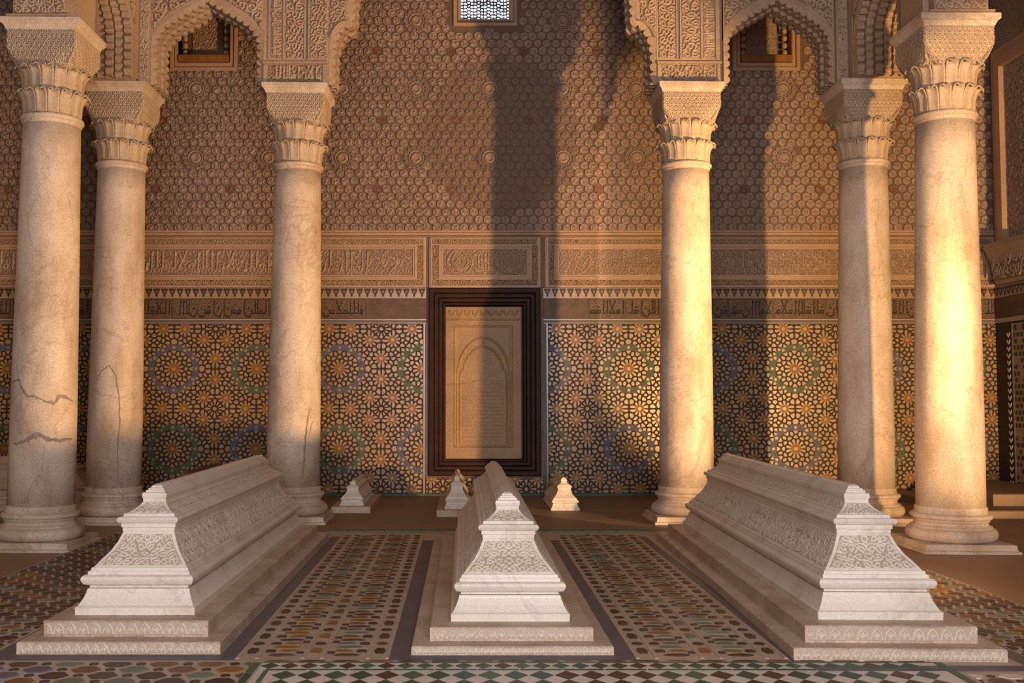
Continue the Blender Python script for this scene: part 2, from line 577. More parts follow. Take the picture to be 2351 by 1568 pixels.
def voronoi(P, idx, gap, k=26, R=0.2):
    P = np.asarray(P)
    res = []
    for i in idx:
        d2 = ((P - P[i]) ** 2).sum(1)
        order = np.argsort(d2)[1:k]
        x, y = P[i]
        poly = [(x - R, y - R), (x + R, y - R), (x + R, y + R), (x - R, y + R)]
        for j in order:
            d = math.sqrt(d2[j])
            if d < 1e-6:
                continue
            nx_, ny_ = (P[j][0] - x) / d, (P[j][1] - y) / d
            c = x * nx_ + y * ny_ + d / 2 - gap / 2
            poly = clip_half(poly, nx_, ny_, c)
            if len(poly) < 3:
                break
        res.append(poly if len(poly) >= 3 else None)
    return res


def chaikin(poly, q=0.27):
    out = []
    n = len(poly)
    for i in range(n):
        a, b = poly[i], poly[(i + 1) % n]
        out.append((a[0] + q * (b[0] - a[0]), a[1] + q * (b[1] - a[1])))
        out.append((b[0] + q * (a[0] - b[0]), b[1] + q * (a[1] - b[1])))
    return out


def clip_rect(poly, x0, x1, y0, y1):
    for n in ((-1, 0, -x0), (1, 0, x1), (0, -1, -y0), (0, 1, y1)):
        poly = clip_half(poly, *n)
        if len(poly) < 3:
            return None
    return poly


def area(p):
    return 0.5 * abs(sum(p[i][0] * p[(i + 1) % len(p)][1] - p[(i + 1) % len(p)][0] * p[i][1] for i in range(len(p))))


# ------------------------------------------------------------------ the setting
WY = 8.45
XL, XR = -3.95, 4.28
ZC = 4.7

fl = B()
fl.box(XL - 0.2, XR + 0.2, -3.5, WY + 0.3, -0.15, 0.0)
floor = tag(fl.build('floor', 'floor'), kind='structure')
ce = B()
ce.box(XL - 0.2, XR + 0.2, -3.5, WY + 0.3, ZC, ZC + 0.15)
tag(ce.build('ceiling', 'ceil'), kind='structure')
wl = B()
wl.box(XL - 0.2, XL, -3.5, WY + 0.3, 0, ZC)
tag(wl.build('wall_left', 'plaster'), kind='structure')
wr = B()
wr.box(XR, XR + 0.2, -3.5, WY + 0.3, 0, ZC)
wall_right = tag(wr.build('wall_right', 'stucco'), kind='structure')
wf = B()
wf.box(XL, -1.6, -3.5, -3.3, 0, ZC)
wf.box(2.2, XR, -3.5, -3.3, 0, ZC)
wf.box(-1.6, 2.2, -3.5, -3.3, 3.2, ZC)
tag(wf.build('wall_front', 'plaster'), kind='structure')

# back wall with its openings: centre window, two blind windows, the framed slab
holes = [(-0.045, 0.415, 3.86, 4.55), (-2.33, -1.91, 3.52, 4.2), (2.23, 2.70, 3.52, 4.2), (-0.236, 0.570, 0.205, 1.618)]
xs = sorted({XL, XR} | {h[0] for h in holes} | {h[1] for h in holes})
zs = sorted({0.0, ZC} | {h[2] for h in holes} | {h[3] for h in holes})
wb = B()
for xa, xb in zip(xs[:-1], xs[1:]):
    for za, zb in zip(zs[:-1], zs[1:]):
        cx, cz = (xa + xb) / 2, (za + zb) / 2
        if any(h[0] < cx < h[1] and h[2] < cz < h[3] for h in holes):
            continue
        wb.box(xa, xb, WY, WY + 0.2, za, zb)
wb.box(XL, XR, WY + 0.2, WY + 0.26, 0, 3.6)
wb.box(XL, -0.3, WY + 0.2, WY + 0.26, 3.6, ZC)
wb.box(0.7, XR, WY + 0.2, WY + 0.26, 3.6, ZC)
wall_back = tag(wb.build('wall_back', 'groove'), kind='structure')

# carved bosses over the upper wall
DX, DZ = 0.0746, 0.0629
roundels = [(-0.387 + 0.597 * i, 2.724 + 0.566 * j) for i in range(-6, 8) for j in range(0, 3)]
dots = [(-0.689 + 0.597 * i, 2.443 + 0.566 * j) for i in range(-6, 9) for j in range(0, 4)]


def in_hole(x, z, m=0.0):
    return (-0.09 - m < x < 0.46 + m and z > 3.80 - m) or (-2.42 - m < x < -1.85 + m and z > 3.45 - m) or (2.18 - m < x < 2.77 + m and z > 3.45 - m)


def boss_mesh(seed, arms=3):
    r = random.Random(seed)
    n = 14
    rings = [(1.0, -0.15), (0.96, 0.55), (0.84, 0.66), (0.74, 0.22), (0.56, 0.6), (0.36, 0.55), (0.17, 0.6)]
    V, F = [], []
    for q, (rad, h) in enumerate(rings):
        for k in range(n):
            a = 2 * PI * k / n
            hh = h
            if q in (4, 5):
                hh = h + 0.38 * math.cos(arms * a + q * 1.6)
            elif q in (1, 2):
                hh = h * (1 + 0.16 * r.uniform(-1, 1))
            rr = rad * (1 + 0.03 * r.uniform(-1, 1)) if q < 3 else rad
            V.append((rr * math.cos(a), -hh, rr * math.sin(a)))
    V.append((0, -0.95, 0))
    for q in range(len(rings) - 1):
        for k in range(n):
            k2 = (k + 1) % n
            F.append((q * n + k, q * n + k2, (q + 1) * n + k2, (q + 1) * n + k))
    for k in range(n):
        F.append(((len(rings) - 1) * n + k, (len(rings) - 1) * n + (k + 1) % n, len(V) - 1))
    return np.array(V), F


boss_var = [boss_mesh(s, p) for s, p in ((1, 2), (2, 3), (3, 2), (4, 3))]
boss_list = []
j = 0
z = 2.155
while z < 4.2:
    i = 0
    x = XL + (DX / 2 if j % 2 else 0)
    while x < XR:
        bx, bz = x + rnd.uniform(-0.005, 0.005), z + rnd.uniform(-0.005, 0.005)
        if not in_hole(bx, bz, 0.02) and all((bx - a) ** 2 + (bz - b) ** 2 > 0.104 ** 2 for a, b in roundels):
            dot = any((bx - a) ** 2 + (bz - b) ** 2 < 0.036 ** 2 for a, b in dots)
            boss_list.append((bx, bz, rnd.choice((0.0335, 0.0345, 0.0355, 0.031)), rnd.randrange(4), rnd.uniform(0, 6.28), dot))
        x += DX
    z += DZ
    j += 1
for a, b in roundels:
    for k in range(14):
        t = 2 * PI * k / 14
        bx, bz = a + 0.0865 * math.cos(t), b + 0.0865 * math.sin(t)
        if not in_hole(bx, bz, 0.02) and XL < bx < XR and 2.15 < bz < 4.2:
            boss_list.append((bx, bz, 0.019, rnd.randrange(4), t, False))
boss_list.sort(key=lambda b: (b[0] - 0.3) ** 2 + (b[1] - 2.9) ** 2)
boss_me = []
for V, F in boss_var:
    for mm in ('stucco', 'red'):
        me = bpy.data.meshes.new('boss')
        me.from_pydata(V.tolist(), [], F)
        me.materials.append(M[mm])
        me.polygons.foreach_set('use_smooth', np.ones(len(me.polygons), dtype=bool))
        boss_me.append(me)
for bx, bz, r, k, a, dot in boss_list[:300]:
    o = link('boss', boss_me[k * 2 + dot], wall_back)
    o.location = (bx, WY + 0.002, bz)
    o.scale = (r, 0.026 * (0.55 if dot else 1), r)
    o.rotation_euler = (0, a, 0)
VV, FF, MI = [], [], []
n0 = 0
for bx, bz, r, k, a, dot in boss_list[300:]:
    V, F = boss_var[k]
    c, s_ = math.cos(a), math.sin(a)
    VV.append(np.stack([bx + r * (V[:, 0] * c + V[:, 2] * s_), WY + 0.002 + V[:, 1] * 0.026 * (0.55 if dot else 1), bz + r * (-V[:, 0] * s_ + V[:, 2] * c)], -1))
    FF += [tuple(i + n0 for i in f) for f in F]
    MI += [int(dot)] * len(F)
    n0 += len(V)
o = mk('boss_field', np.concatenate(VV), FF, ['stucco', 'red'], wall_back, True, MI)
o['kind'] = 'stuff'
# ringed roundels with a small star
rb = B()
ring = []
for k, (rad, h) in enumerate(((0.066, 0.0), (0.064, 0.016), (0.056, 0.018), (0.053, 0.004), (0.046, 0.004), (0.042, 0.014), (0.026, 0.018), (0.02, 0.006), (0.010, 0.006))):
    ring.append([(rad * (1 + (0.12 * math.cos(8 * a) if 4 < k < 8 else 0)) * math.cos(a), -h, rad * (1 + (0.12 * math.cos(8 * a) if 4 < k < 8 else 0)) * math.sin(a)) for a in [2 * PI * q / 32 for q in range(32)]])
rb.loft(ring)
r0 = None
for a, b in roundels:
    if in_hole(a, b, 0.06) or not (2.2 < b < 4.3) or not (XL + 0.07 < a < XR - 0.07):
        continue
    if r0 is None:
        r0 = rb.build('roundel', 'stucco', wall_back, True)
        o = r0
    else:
        o = r0.copy()
        COL.objects.link(o)
    o.location = (a, WY + 0.004, b)

# mouldings between the bosses and the frieze
tr = B()
for z0, z1, d in ((2.115, 2.135, 0.02), (2.09, 2.113, 0.028), (2.079, 2.088, 0.018)):
    tr.loft([[(XL, WY - d + q, z), (XR, WY - d + q, z), (XR, WY + 0.01, z), (XL, WY + 0.01, z)] for q, z in ((0.006, z0), (0, z0 + (z1 - z0) * 0.35), (0, z0 + (z1 - z0) * 0.7), (0.007, z1))])
tag(tr.build('trim_1', 'frieze'), kind='structure')


# frieze panels: a carved border, a plain frame, sunk lettering
def frieze_panel(name, x0, x1, mode, seed):
    z0, z1 = 1.668, 2.076
    root = empty(name, ((x0 + x1) / 2, WY, z0))
    ox, oz = (x0 + x1) / 2, z0
    L = lambda a: a - ox
    bb = B()
    bb.box(L(x0), L(x1), -0.012, 0.0, 0, z1 - z0)
    bb.build('panel_ground', 'frieze', root)
    xa, xb = x0 + 0.012, x1 - 0.012
    if x0 <= XL + 0.01:
        xa = x0
    if x1 >= XR - 0.01:
        xb = x1

    def frame(xa, xb, za, zb, t, d, mm, nm):
        q = B()
        for (a, b, c, e) in ((xa, xb, zb - t, zb), (xa, xb, za, za + t), (xa, xa + t, za + t, zb - t), (xb - t, xb, za + t, zb - t)):
            q.box(L(a), L(b), -0.012 - d, -0.012, c - oz, e - oz)
        return q.build(nm, mm, root)
    frame(xa, xb, z0 + 0.004, z1 - 0.002, 0.01, 0.01, 'frieze', 'frame')
    # carved border ring
    bt = 0.046
    res = 0.004
    for (a, b, c, e) in ((xa + 0.012, xb - 0.012, z1 - 0.012 - bt, z1 - 0.014), (xa + 0.012, xb - 0.012, z0 + 0.016, z0 + 0.016 + bt)):
        Hm = field(0.72, e - c, res)
        spirals(Hm, res, 0.044, 0.0062, seed, leaf=True)
        n = int((b - a) / res)
        Hm = np.tile(Hm, (1, n // Hm.shape[1] + 1))[:, :n]
        flat_relief('border_carving', Hm, res, (L(a), -0.0125, c - oz), FRONT['U'], FRONT['V'], FRONT['N'], 0.008, 'border', root)
    if mode != 'open':
        for a in (xa + 0.012, xb - 0.012 - bt):
            if a < XL + 0.05 or a > XR - 0.08:
                continue
            Hm = field(bt, z1 - z0 - 0.125, res)
            spirals(Hm, res, 0.044, 0.0062, seed + 3)
            flat_relief('border_carving', Hm, res, (L(a), -0.0125, 0.062), FRONT['U'], FRONT['V'], FRONT['N'], 0.008, 'border', root)
    ia, ib = xa + bt + 0.02, xb - bt - 0.02
    frame(ia, ib, z0 + 0.07, z1 - 0.066, 0.014, 0.016, 'frieze', 'frame')
    frame(ia + 0.018, ib - 0.018, z0 + 0.088, z1 - 0.084, 0.010, 0.010, 'frieze', 'frame')
    ia, ib, za, zb = ia + 0.03, ib - 0.03, z0 + 0.1, z1 - 0.096
    res = 0.0038
    Hm = field(ib - ia, zb - za, res)
    W, H = (Hm.shape[1] - 1) * res, (Hm.shape[0] - 1) * res
    spirals(Hm, res, 0.062, 0.0058, seed + 5, top=0.5)
    if mode == 'centre':
        Hm *= 0.8
        for cx in (W * 0.2, W * 0.5, W * 0.8):
            draw(Hm, res, [(cx + H * 0.47 * math.cos(a), H * 0.5 + H * 0.47 * math.sin(a)) for a in np.linspace(0, 2 * PI, 25)], 0.007, 0.9)
        for cx in (W * 0.2, W * 0.8):
            for s in (-1, 1):
                draw(Hm, res, [(cx + s * 0.36 * H * math.sin(t * 2.6) * (1 - 0.3 * t), H * (0.12 + 0.76 * t)) for t in np.linspace(0, 1, 12)], 0.0075, 1.0)
                draw(Hm, res, [(cx + s * 0.16 * H * math.sin(t * PI), H * (0.2 + 0.5 * t)) for t in np.linspace(0, 1, 9)], 0.0065, 0.9)
        for k in range(5):
            draw(Hm, res, [(W * 0.5 + (k - 2) * 0.13 * H, 0.22 * H), (W * 0.5 + (k - 2) * 0.13 * H, 0.8 * H)], 0.0065, 1)
        draw(Hm, res, [(W * 0.5 - 0.05 * H, 0.8 * H), (W * 0.5 + 0.2 * H, 0.24 * H)], 0.0065, 1)
        draw(Hm, res, [(W * 0.5 - 0.36 * H, 0.3 * H), (W * 0.5 - 0.26 * H, 0.18 * H), (W * 0.5 + 0.3 * H, 0.2 * H)], 0.0065, 1)
    else:
        e0, e1 = (0.04, W - 0.36) if mode == 'left' else (0.36, W - 0.04)
        script(Hm, res, seed, 0.0078, 0.26, 1.0, e0, e1, 2.0)
        ex = (W - 0.19) if mode == 'left' else 0.19
        for s in (-1, 1):
            draw(Hm, res, [(ex + s * 0.3 * H * math.sin(t * 2.7), H * (0.1 + 0.8 * t)) for t in np.linspace(0, 1, 12)], 0.0075, 0.9)
    flat_relief('lettering', Hm, res, (L(ia), -0.0125, za - oz), FRONT['U'], FRONT['V'], FRONT['N'], 0.013, 'frieze_dark', root)
    return root


fp = frieze_panel('inscription_panel', XL, -0.305, 'left', 11)
tag(fp, 'long carved stucco inscription panel left of the dark framed slab', 'wall panel')
fp = frieze_panel('inscription_panel', -0.278, 0.618, 'centre', 12)
tag(fp, 'short carved stucco panel of three medallions directly over the dark frame', 'wall panel')
fp = frieze_panel('inscription_panel', 0.657, XR, 'right', 13)
tag(fp, 'long carved stucco inscription panel right of the dark framed slab', 'wall panel')


# dado: crenel band, dark lettered band, tile trim, mosaic
def dado_run(x0, x1, seed, sub):
    g = B()
    g.box(x0, x1, WY - 0.008, WY, 1.582, 1.664)
    g.build('crenel_ground', 'cream', wall_back)
    # dark stepped crenels hanging point-down
    pts = [(-0.026, 0.066), (-0.026, 0.05), (-0.019, 0.05), (-0.019, 0.034), (-0.010, 0.026), (-0.005, 0.0), (0.005, 0.0), (0.010, 0.026), (0.019, 0.034), (0.019, 0.05), (0.026, 0.05), (0.026, 0.066)]
    v, f = extrude_poly(pts, -0.004, 0.0)
    if 'crenel' not in KIDS:
        me = bpy.data.meshes.new('crenel')
        vb = B()
        vb.add(v, f, 0)
        for s in (-1, 1):
            sl = [(s * 0.003, 0.05), (s * 0.009, 0.05), (s * 0.006, 0.034), (s * 0.002, 0.03)]
            vv, ff = extrude_poly(sl, -0.0052, 0.0)
            vb.add(vv, ff, 1)
        me.from_pydata(vb.v, [], vb.f)
        me.materials.append(M['letter'])
        me.materials.append(M['cream'])
        me.polygons.foreach_set('material_index', np.array(vb.mi, dtype=np.int32))
        KIDS['crenel'] = me
    n = int((x1 - x0) / 0.0618)
    for i in range(n):
        o = link('crenel', KIDS['crenel'], wall_back)
        o.location = (x0 + (i + 0.5) * (x1 - x0) / n, WY - 0.008, 1.594)
    # lettered tile band: separate dark tiles
    q = x0
    r = random.Random(seed)
    while q < x1 - 0.02:
        wd = min(r.choice((0.36, 0.42, 0.47, 0.3)), x1 - q)
        if x1 - q - wd < 0.12:
            wd = x1 - q
        g = B()
        g.cbox(q + 0.001, q + wd - 0.001, WY - 0.010, WY, 1.418, 1.578, 0.001)
        t = g.build('band_tile', 'band', wall_back)
        res = 0.004
        blank = (sub == 'left' and x1 - q - wd < 0.05) or (sub == 'right' and q - x0 < 0.05)
        if not blank:
            Hm = field(wd - 0.012, 0.15, res)
            spirals(Hm, res, 0.05, 0.0042, seed + int(q * 50), top=0.55)
            script(Hm, res, seed + int(q * 37), 0.0058, 0.24, 1.0, density=4.0)
            flat_relief('lettering', Hm, res, (q + 0.006, WY - 0.0102, 1.423), FRONT['U'], FRONT['V'], FRONT['N'], 0.004, 'band_letter', t)
        q += wd
    g = B()
    g.cbox(x0, x1, WY - 0.012, WY, 1.404, 1.416, 0.002, 0)
    g.cbox(x0, x1, WY - 0.009, WY, 1.388, 1.403, 0.002, 1)
    g.cbox(x0, x1, WY - 0.012, WY, 1.378, 1.387, 0.002, 0)
    g.build('tile_trim', ['trim_line', 'slate'], wall_back)


dado_run(XL, -0.305, 5, 'left')
dado_run(0.64, XR, 6, 'right')

# star mosaic: one repeat worked out once
LX, LZ = 0.666, 0.640


def star_seeds():
    s = []

    def ring(c, n, r, a0=0.0, tagname='petal'):
        for k in range(n):
            a = a0 + 2 * PI * k / n
            s.append((c[0] + r * math.cos(a), c[1] + r * math.sin(a), tagname))
    c = (0, 0)
    s.append((0, 0, 'hub'))
    ring(c, 12, 0.098, PI / 12)
    ring(c, 12, 0.150, 0)
    ring(c, 12, 0.188, PI / 12)
    ring(c, 12, 0.207, 0)
    ring(c, 12, 0.268, 0, 'dot')
    ring(c, 12, 0.335, 0)
    ring(c, 12, 0.335, PI / 12)
    ring(c, 12, 0.268, PI / 12, 'skip')
    o = [(0.5, 0.13), (0.5, 0.87), (0.13, 0.5), (0.87, 0.5), (0.363, 0.363), (0.637, 0.363), (0.363, 0.637), (0.637, 0.637)]
    for p in o:
        s.append((p[0], p[1], 'hub'))
        a0 = math.atan2(p[1] - 0.5, p[0] - 0.5)
        ring(p, 10, 0.072, a0 + PI / 10)
    s.append((0.5, 0.5, 'hub'))
    ring((0.5, 0.5), 12, 0.07, 0)
    # wrap and drop near-duplicates
    out = []
    for x, y, t in s:
        x, y = (x + 1e-9) % 1, (y + 1e-9) % 1
        ok = True
        for X, Y, T in out:
            dx, dy = abs(x - X), abs(y - Y)
            dx, dy = min(dx, 1 - dx), min(dy, 1 - dy)
            if dx * dx + dy * dy < 0.034 ** 2:
                ok = False
                break
        if ok:
            out.append((x, y, t))
    r = random.Random(4)
    for _ in range(5000):
        x, y = r.uniform(0, 0.5), r.uniform(0, 0.5)
        if y > x:
            x, y = y, x
        orb = {(round(a % 1, 6), round(b % 1, 6)) for p in ((x, y), (y, x)) for a in (p[0], 1 - p[0]) for b in (p[1], 1 - p[1])}
        orb = list(orb)
        ok = True
        allp = [(q[0], q[1]) for q in out]
        for i, p in enumerate(orb):
            for X, Y in allp + orb[:i]:
                dx, dy = abs(p[0] - X), abs(p[1] - Y)
                dx, dy = min(dx, 1 - dx), min(dy, 1 - dy)
                if dx * dx + dy * dy < 0.05 ** 2:
                    ok = False
                    break
            if not ok:
                break
        if ok:
            out += [(p[0], p[1], 'petal') for p in orb]
    return out


SEEDS = star_seeds()
base_n = len(SEEDS)
P9 = [(x, y) for x, y, t in SEEDS]
for di in (-1, 0, 1):
    for dj in (-1, 0, 1):
        if di or dj:
            P9 += [(x + di, y + dj) for x, y, t in SEEDS if -0.25 < x + di < 1.25 and -0.25 < y + dj < 1.25]
CELLS = voronoi(P9, range(base_n), 0.0165)
CELLS = [chaikin(c, 0.25) if c and t != 'skip' else None for c, (x, y, t) in zip(CELLS, SEEDS)]


def disc(b, cx, cz, r, d, mi, n=24, rect=None, r_in=0.0):
    pts = [(cx + r * LX * math.cos(2 * PI * k / n), cz + r * LZ * math.sin(2 * PI * k / n)) for k in range(n)]
    if r_in <= 0:
        p = clip_rect(pts, *rect)
        if p:
            b.add([(q[0], WY - d, q[1]) for q in p], [tuple(range(len(p)))], mi)
        return
    for k in range(n):
        a, c = 2 * PI * k / n, 2 * PI * (k + 1) / n
        quad = [(cx + s * LX * math.cos(t), cz + s * LZ * math.sin(t)) for s, t in ((r_in, a), (r, a), (r, c), (r_in, c))]
        p = clip_rect(quad, *rect)
        if p:
            b.add([(q[0], WY - d, q[1]) for q in p], [tuple(range(len(p)))], mi)


star_tiles = []


def star_panel(x0, x1, z0, z1, cx0, cz0, par0):
    rect = (x0, x1, z0, z1)
    g = B()
    g.box(x0, x1, WY - 0.006, WY, z0, z1, 0)
    i0, i1 = math.floor((x0 - cx0) / LX) - 1, math.ceil((x1 - cx0) / LX) + 1
    j0, j1 = math.floor((z0 - cz0) / LZ) - 1, math.ceil((z1 - cz0) / LZ) + 1
    for i in range(i0, i1):
        for j in range(j0, j1):
            X, Z = cx0 + i * LX, cz0 + j * LZ
            disc(g, X, Z, 0.07, 0.0075, 1, rect=rect)
            disc(g, X, Z, 0.31, 0.0075, 2 + ((i + j + par0) % 2), rect=rect, r_in=0.232, n=36)
            for (a, b) in ((0.5, 0.13), (0.5, 0.87), (0.13, 0.5), (0.87, 0.5), (0.363, 0.363), (0.637, 0.363), (0.363, 0.637), (0.637, 0.637)):
                disc(g, X + a * LX, Z + b * LZ, 0.062, 0.0075, 1, rect=rect, n=16)
            for c, (sx, sz, t) in zip(CELLS, SEEDS):
                if not c:
                    continue
                if t == 'dot':
                    cc = [(sx + 0.02 * math.cos(k * PI / 5), sz + 0.02 * math.sin(k * PI / 5)) for k in range(10)]
                elif t == 'hub':
                    cc = [(sx + 0.024 * math.cos(k * PI / 6), sz + 0.024 * math.sin(k * PI / 6)) for k in range(12)]
                else:
                    cc = c
                q = [(X + u * LX, Z + v * LZ) for u, v in cc]
                if not (x0 - 0.05 < q[0][0] < x1 + 0.05 and z0 - 0.05 < q[0][1] < z1 + 0.05):
                    continue
                # tiles lying in the coloured ring keep only the dots
                rx, rz = sx - round(sx), sz - round(sz)
                rr = math.hypot(rx, rz)
                if 0.24 < rr < 0.30 and t != 'dot':
                    continue
                q = clip_rect(q, x0 + 0.004, x1 - 0.004, z0 + 0.004, z1 - 0.004)
                if q and area(q) > 3e-5:
                    star_tiles.append((area(q), q))
    return g.build('mosaic_ground', ['strap_dark', 'amber', 'zblue', 'zgreen'], wall_back)


star_panel(XL, -0.325, 0.02, 1.376, -0.997 + 0.0, 1.014, 0)
star_panel(0.675, XR, 0.02, 1.376, 1.322, 1.014, 1)
star_panel(-0.305, 0.64, 0.02, 0.145, 0.165, 0.374, 0)
fr_wall = lambda u, v, h: (u, WY - h, v)
star_tiles.sort(key=lambda t: -t[0] if abs((sum(p[0] for p in t[1]) / len(t[1])) - 0.16) < 2.9 else 0)
for a, q in star_tiles[:300]:
    n = len(q)
    cx, cz = sum(p[0] for p in q) / n, sum(p[1] for p in q) / n
    g = B()
    g.tile([(p[0] - cx, p[1] - cz) for p in q], 0.005, 0.0105, lambda u, v, h: (u, -h, v))
    o = g.build('mosaic_tile', 'cream', wall_back)
    o.location = (cx, WY, cz)
g = B()
for a, q in star_tiles[300:]:
    g.tile(q, 0.005, 0.0105, fr_wall)
o = g.build('mosaic_tiles', 'cream', wall_back)
o['kind'] = 'stuff'
# pale edge strips beside the frame and the green line at the floor
g = B()
g.cbox(-0.325, -0.312, WY - 0.014, WY, 0.02, 1.378, 0.002, 0)
g.cbox(0.662, 0.675, WY - 0.014, WY, 0.02, 1.378, 0.002, 0)
g.cbox(-0.311, -0.285, WY - 0.012, WY, 0.15, 1.378, 0.002, 1)
g.cbox(0.62, 0.66, WY - 0.012, WY, 0.15, 1.378, 0.002, 1)
g.build('tile_trim', ['trim_line', 'slate'], wall_back)
g = B()
g.box(XL, XR, WY - 0.016, WY, 0.0, 0.02)
tag(g.build('baseboard_back', 'fgreen'), kind='structure')

# ------------------------------------------------------------------ framed slab on the back wall
st = empty('framed_slab', (0.165, WY, 0.16))
tag(st, 'carved tan marble slab in a stepped dark wooden frame on the back wall', 'wall slab')
fx0, fx1, fz0, fz1 = -0.281 - 0.165, 0.615 - 0.165, 0.0, 1.503


def rect_frame(x0, x1, z0, z1, t, y0, y1, nm, mm, parent, bevel=0.006):
    # mitred frame bar ring
    def r(a, y):
        return [(x0 + a, y, z0 + a), (x1 - a, y, z0 + a), (x1 - a, y, z1 - a), (x0 + a, y, z1 - a)]
    g = B()
    g.loft([r(0, y1), r(0, y0 + bevel), r(bevel, y0), r(t - bevel, y0), r(t, y0 + bevel), r(t, y1)], closed=False)
    return g.build(nm, mm, parent)


rect_frame(fx0, fx1, fz0, fz1, 0.042, -0.035, 0.03, 'outer_frame', 'wood', st)
rect_frame(fx0 + 0.042, fx1 - 0.042, fz0 + 0.042, fz1 - 0.042, 0.035, -0.012, 0.06, 'middle_frame', 'wood', st)
rect_frame(fx0 + 0.077, fx1 - 0.077, fz0 + 0.077, fz1 - 0.077, 0.034, 0.014, 0.12, 'inner_frame', 'wood', st)
rect_frame(fx0 + 0.111, fx1 - 0.111, fz0 + 0.108, fz1 - 0.111, 0.022, 0.04, 0.15, 'inner_lip', 'wood', st)
sx0, sx1, sz0, sz1 = -0.315, 0.300, 0.129, 1.36
g = B()
g.box(sx0, sx1, 0.085, 0.16, sz0, sz1)
g.build('slab', 'stele', st)
res = 0.004
Hm = field(sx1 - sx0, sz1 - sz0, res)
W, H = (Hm.shape[1] - 1) * res, (Hm.shape[0] - 1) * res
for k in range(9):
    cx = W * (0.09 + 0.82 * k / 8)
    draw(Hm, res, [(cx - 0.022, H - 0.035), (cx - 0.016, H - 0.058), (cx, H - 0.07), (cx + 0.016, H - 0.058), (cx + 0.022, H - 0.035)], 0.008, 0.9)
draw(Hm, res, [(0.012, H - 0.105), (W - 0.012, H - 0.105)], 0.007, 0.8)
for m_, hgt in ((0.075, 0.9), (0.088, 0.6)):
    draw(Hm, res, [(m_, 0.1), (W - m_, 0.1), (W - m_, H - 0.16), (m_, H - 0.16), (m_, 0.1)], 0.007, hgt)
for off, hw in ((0.0, 0.0085), (0.022, 0.007)):
    x0_, x1_ = 0.096 + off, W - 0.096 - off
    spr, ap = H * 0.55, H * 0.795 - off * 1.6
    pts = [(x0_, 0.105 + off), (x0_, spr)]
    for t in np.linspace(0, 1, 16):
        pts.append((x0_ + (W / 2 - x0_) * (1 - math.cos(t * PI / 2)) ** 0.85, spr + (ap - spr) * math.sin(t * PI / 2) ** 0.9))
    if off:
        pts = [(x0_, 0.105 + off), (x0_, spr), (x0_ + 0.012, spr + 0.03)]
        for k in range(1, 8):
            t = k / 8
            bx = x0_ + (W / 2 - x0_) * (1 - math.cos(t * PI / 2)) + 0.02
            bz = spr + (ap - 0.03 - spr) * math.sin(t * PI / 2)
            pts += [(bx, bz), (bx + 0.012, bz - 0.004)]
        pts.append((W / 2, ap))
    mir = [(W - p[0], p[1]) for p in pts]
    draw(Hm, res, pts, hw, 1.0)
    draw(Hm, res, mir, hw, 1.0)
r = random.Random(8)
for k in range(16):
    zz = 0.18 + k * 0.03
    for q in range(14):
        xx = 0.14 + q * (W - 0.28) / 14 + r.uniform(-0.006, 0.006)
        draw(Hm, res, [(xx, zz), (xx + r.uniform(0.006, 0.02), zz + r.uniform(-0.006, 0.01))], 0.005, 0.35)
flat_relief('slab_carving', Hm, res, (sx0, 0.0845, sz0), FRONT['U'], FRONT['V'], FRONT['N'], 0.006, 'stele', st)
# the long diagonal crack of the slab
g = B()
pts = [(-0.312, 0.73), (-0.21, 0.735), (-0.09, 0.745), (0.02, 0.79), (0.13, 0.835), (0.24, 0.885), (0.296, 0.93)]
for (a, b) in zip(pts[:-1], pts[1:]):
    g.add([(a[0], 0.0775, a[1] - 0.0035), (b[0], 0.0775, b[1] - 0.0035), (b[0], 0.0775, b[1] + 0.003), (a[0], 0.0775, a[1] + 0.003),
           (a[0], 0.086, a[1] - 0.0035), (b[0], 0.086, b[1] - 0.0035), (b[0], 0.086, b[1] + 0.003), (a[0], 0.086, a[1] + 0.003)],
          [(0, 1, 2, 3), (0, 4, 5, 1), (3, 2, 6, 7)])
g.build('crack', 'amberwood', st)

# ------------------------------------------------------------------ windows
win = tag(empty('window_1', (0.175, WY, 3.86)), kind='structure')
rect_frame(-0.262, 0.262, -0.05, 0.74, 0.03, -0.022, 0.02, 'window_frame', 'frieze', win)
rect_frame(-0.232, 0.232, -0.012, 0.70, 0.035, 0.02, 0.16, 'window_reveal', 'frieze', win)
g = B()
g.box(-0.23, 0.23, 0.175, 0.185, 0.0, 0.69)
g.build('pane', 'pane', win)
# pierced lattice: cell walls only
r = random.Random(2)
sd = []
for j in range(26):
    for i in range(17):
        x, z = -0.22 + i * 0.0275, 0.01 + j * 0.027
        if (i + j) % 2:
            x += 0.006
        sd.append((x, z + (0.007 if i % 3 == 0 else 0)))
outer = voronoi(sd, range(len(sd)), 0.0, R=0.03)
g = B()
for c, p in zip(outer, sd):
    if not c:
        continue
    c = clip_rect(c, -0.205, 0.205, 0.015, 0.68)
    if not c:
        continue
    n = len(c)
    cx, cz = sum(q[0] for q in c) / n, sum(q[1] for q in c) / n
    k = r.choice((0.55, 0.68, 0.72, 0.75, 0.8))
    inn = [(cx + (q[0] - cx) * k, cz + (q[1] - cz) * k) for q in c]
    for y0 in (0.15,):
        vs = [(q[0], y0, q[1]) for q in c] + [(q[0], y0, q[1]) for q in inn] + [(q[0], y0 + 0.02, q[1]) for q in inn]
        fs = [(i, (i + 1) % n, n + (i + 1) % n, n + i) for i in range(n)] + [(n + i, n + (i + 1) % n, 2 * n + (i + 1) % n, 2 * n + i) for i in range(n)]
        g.add(vs, fs)
g.build('lattice', 'lattice', win)

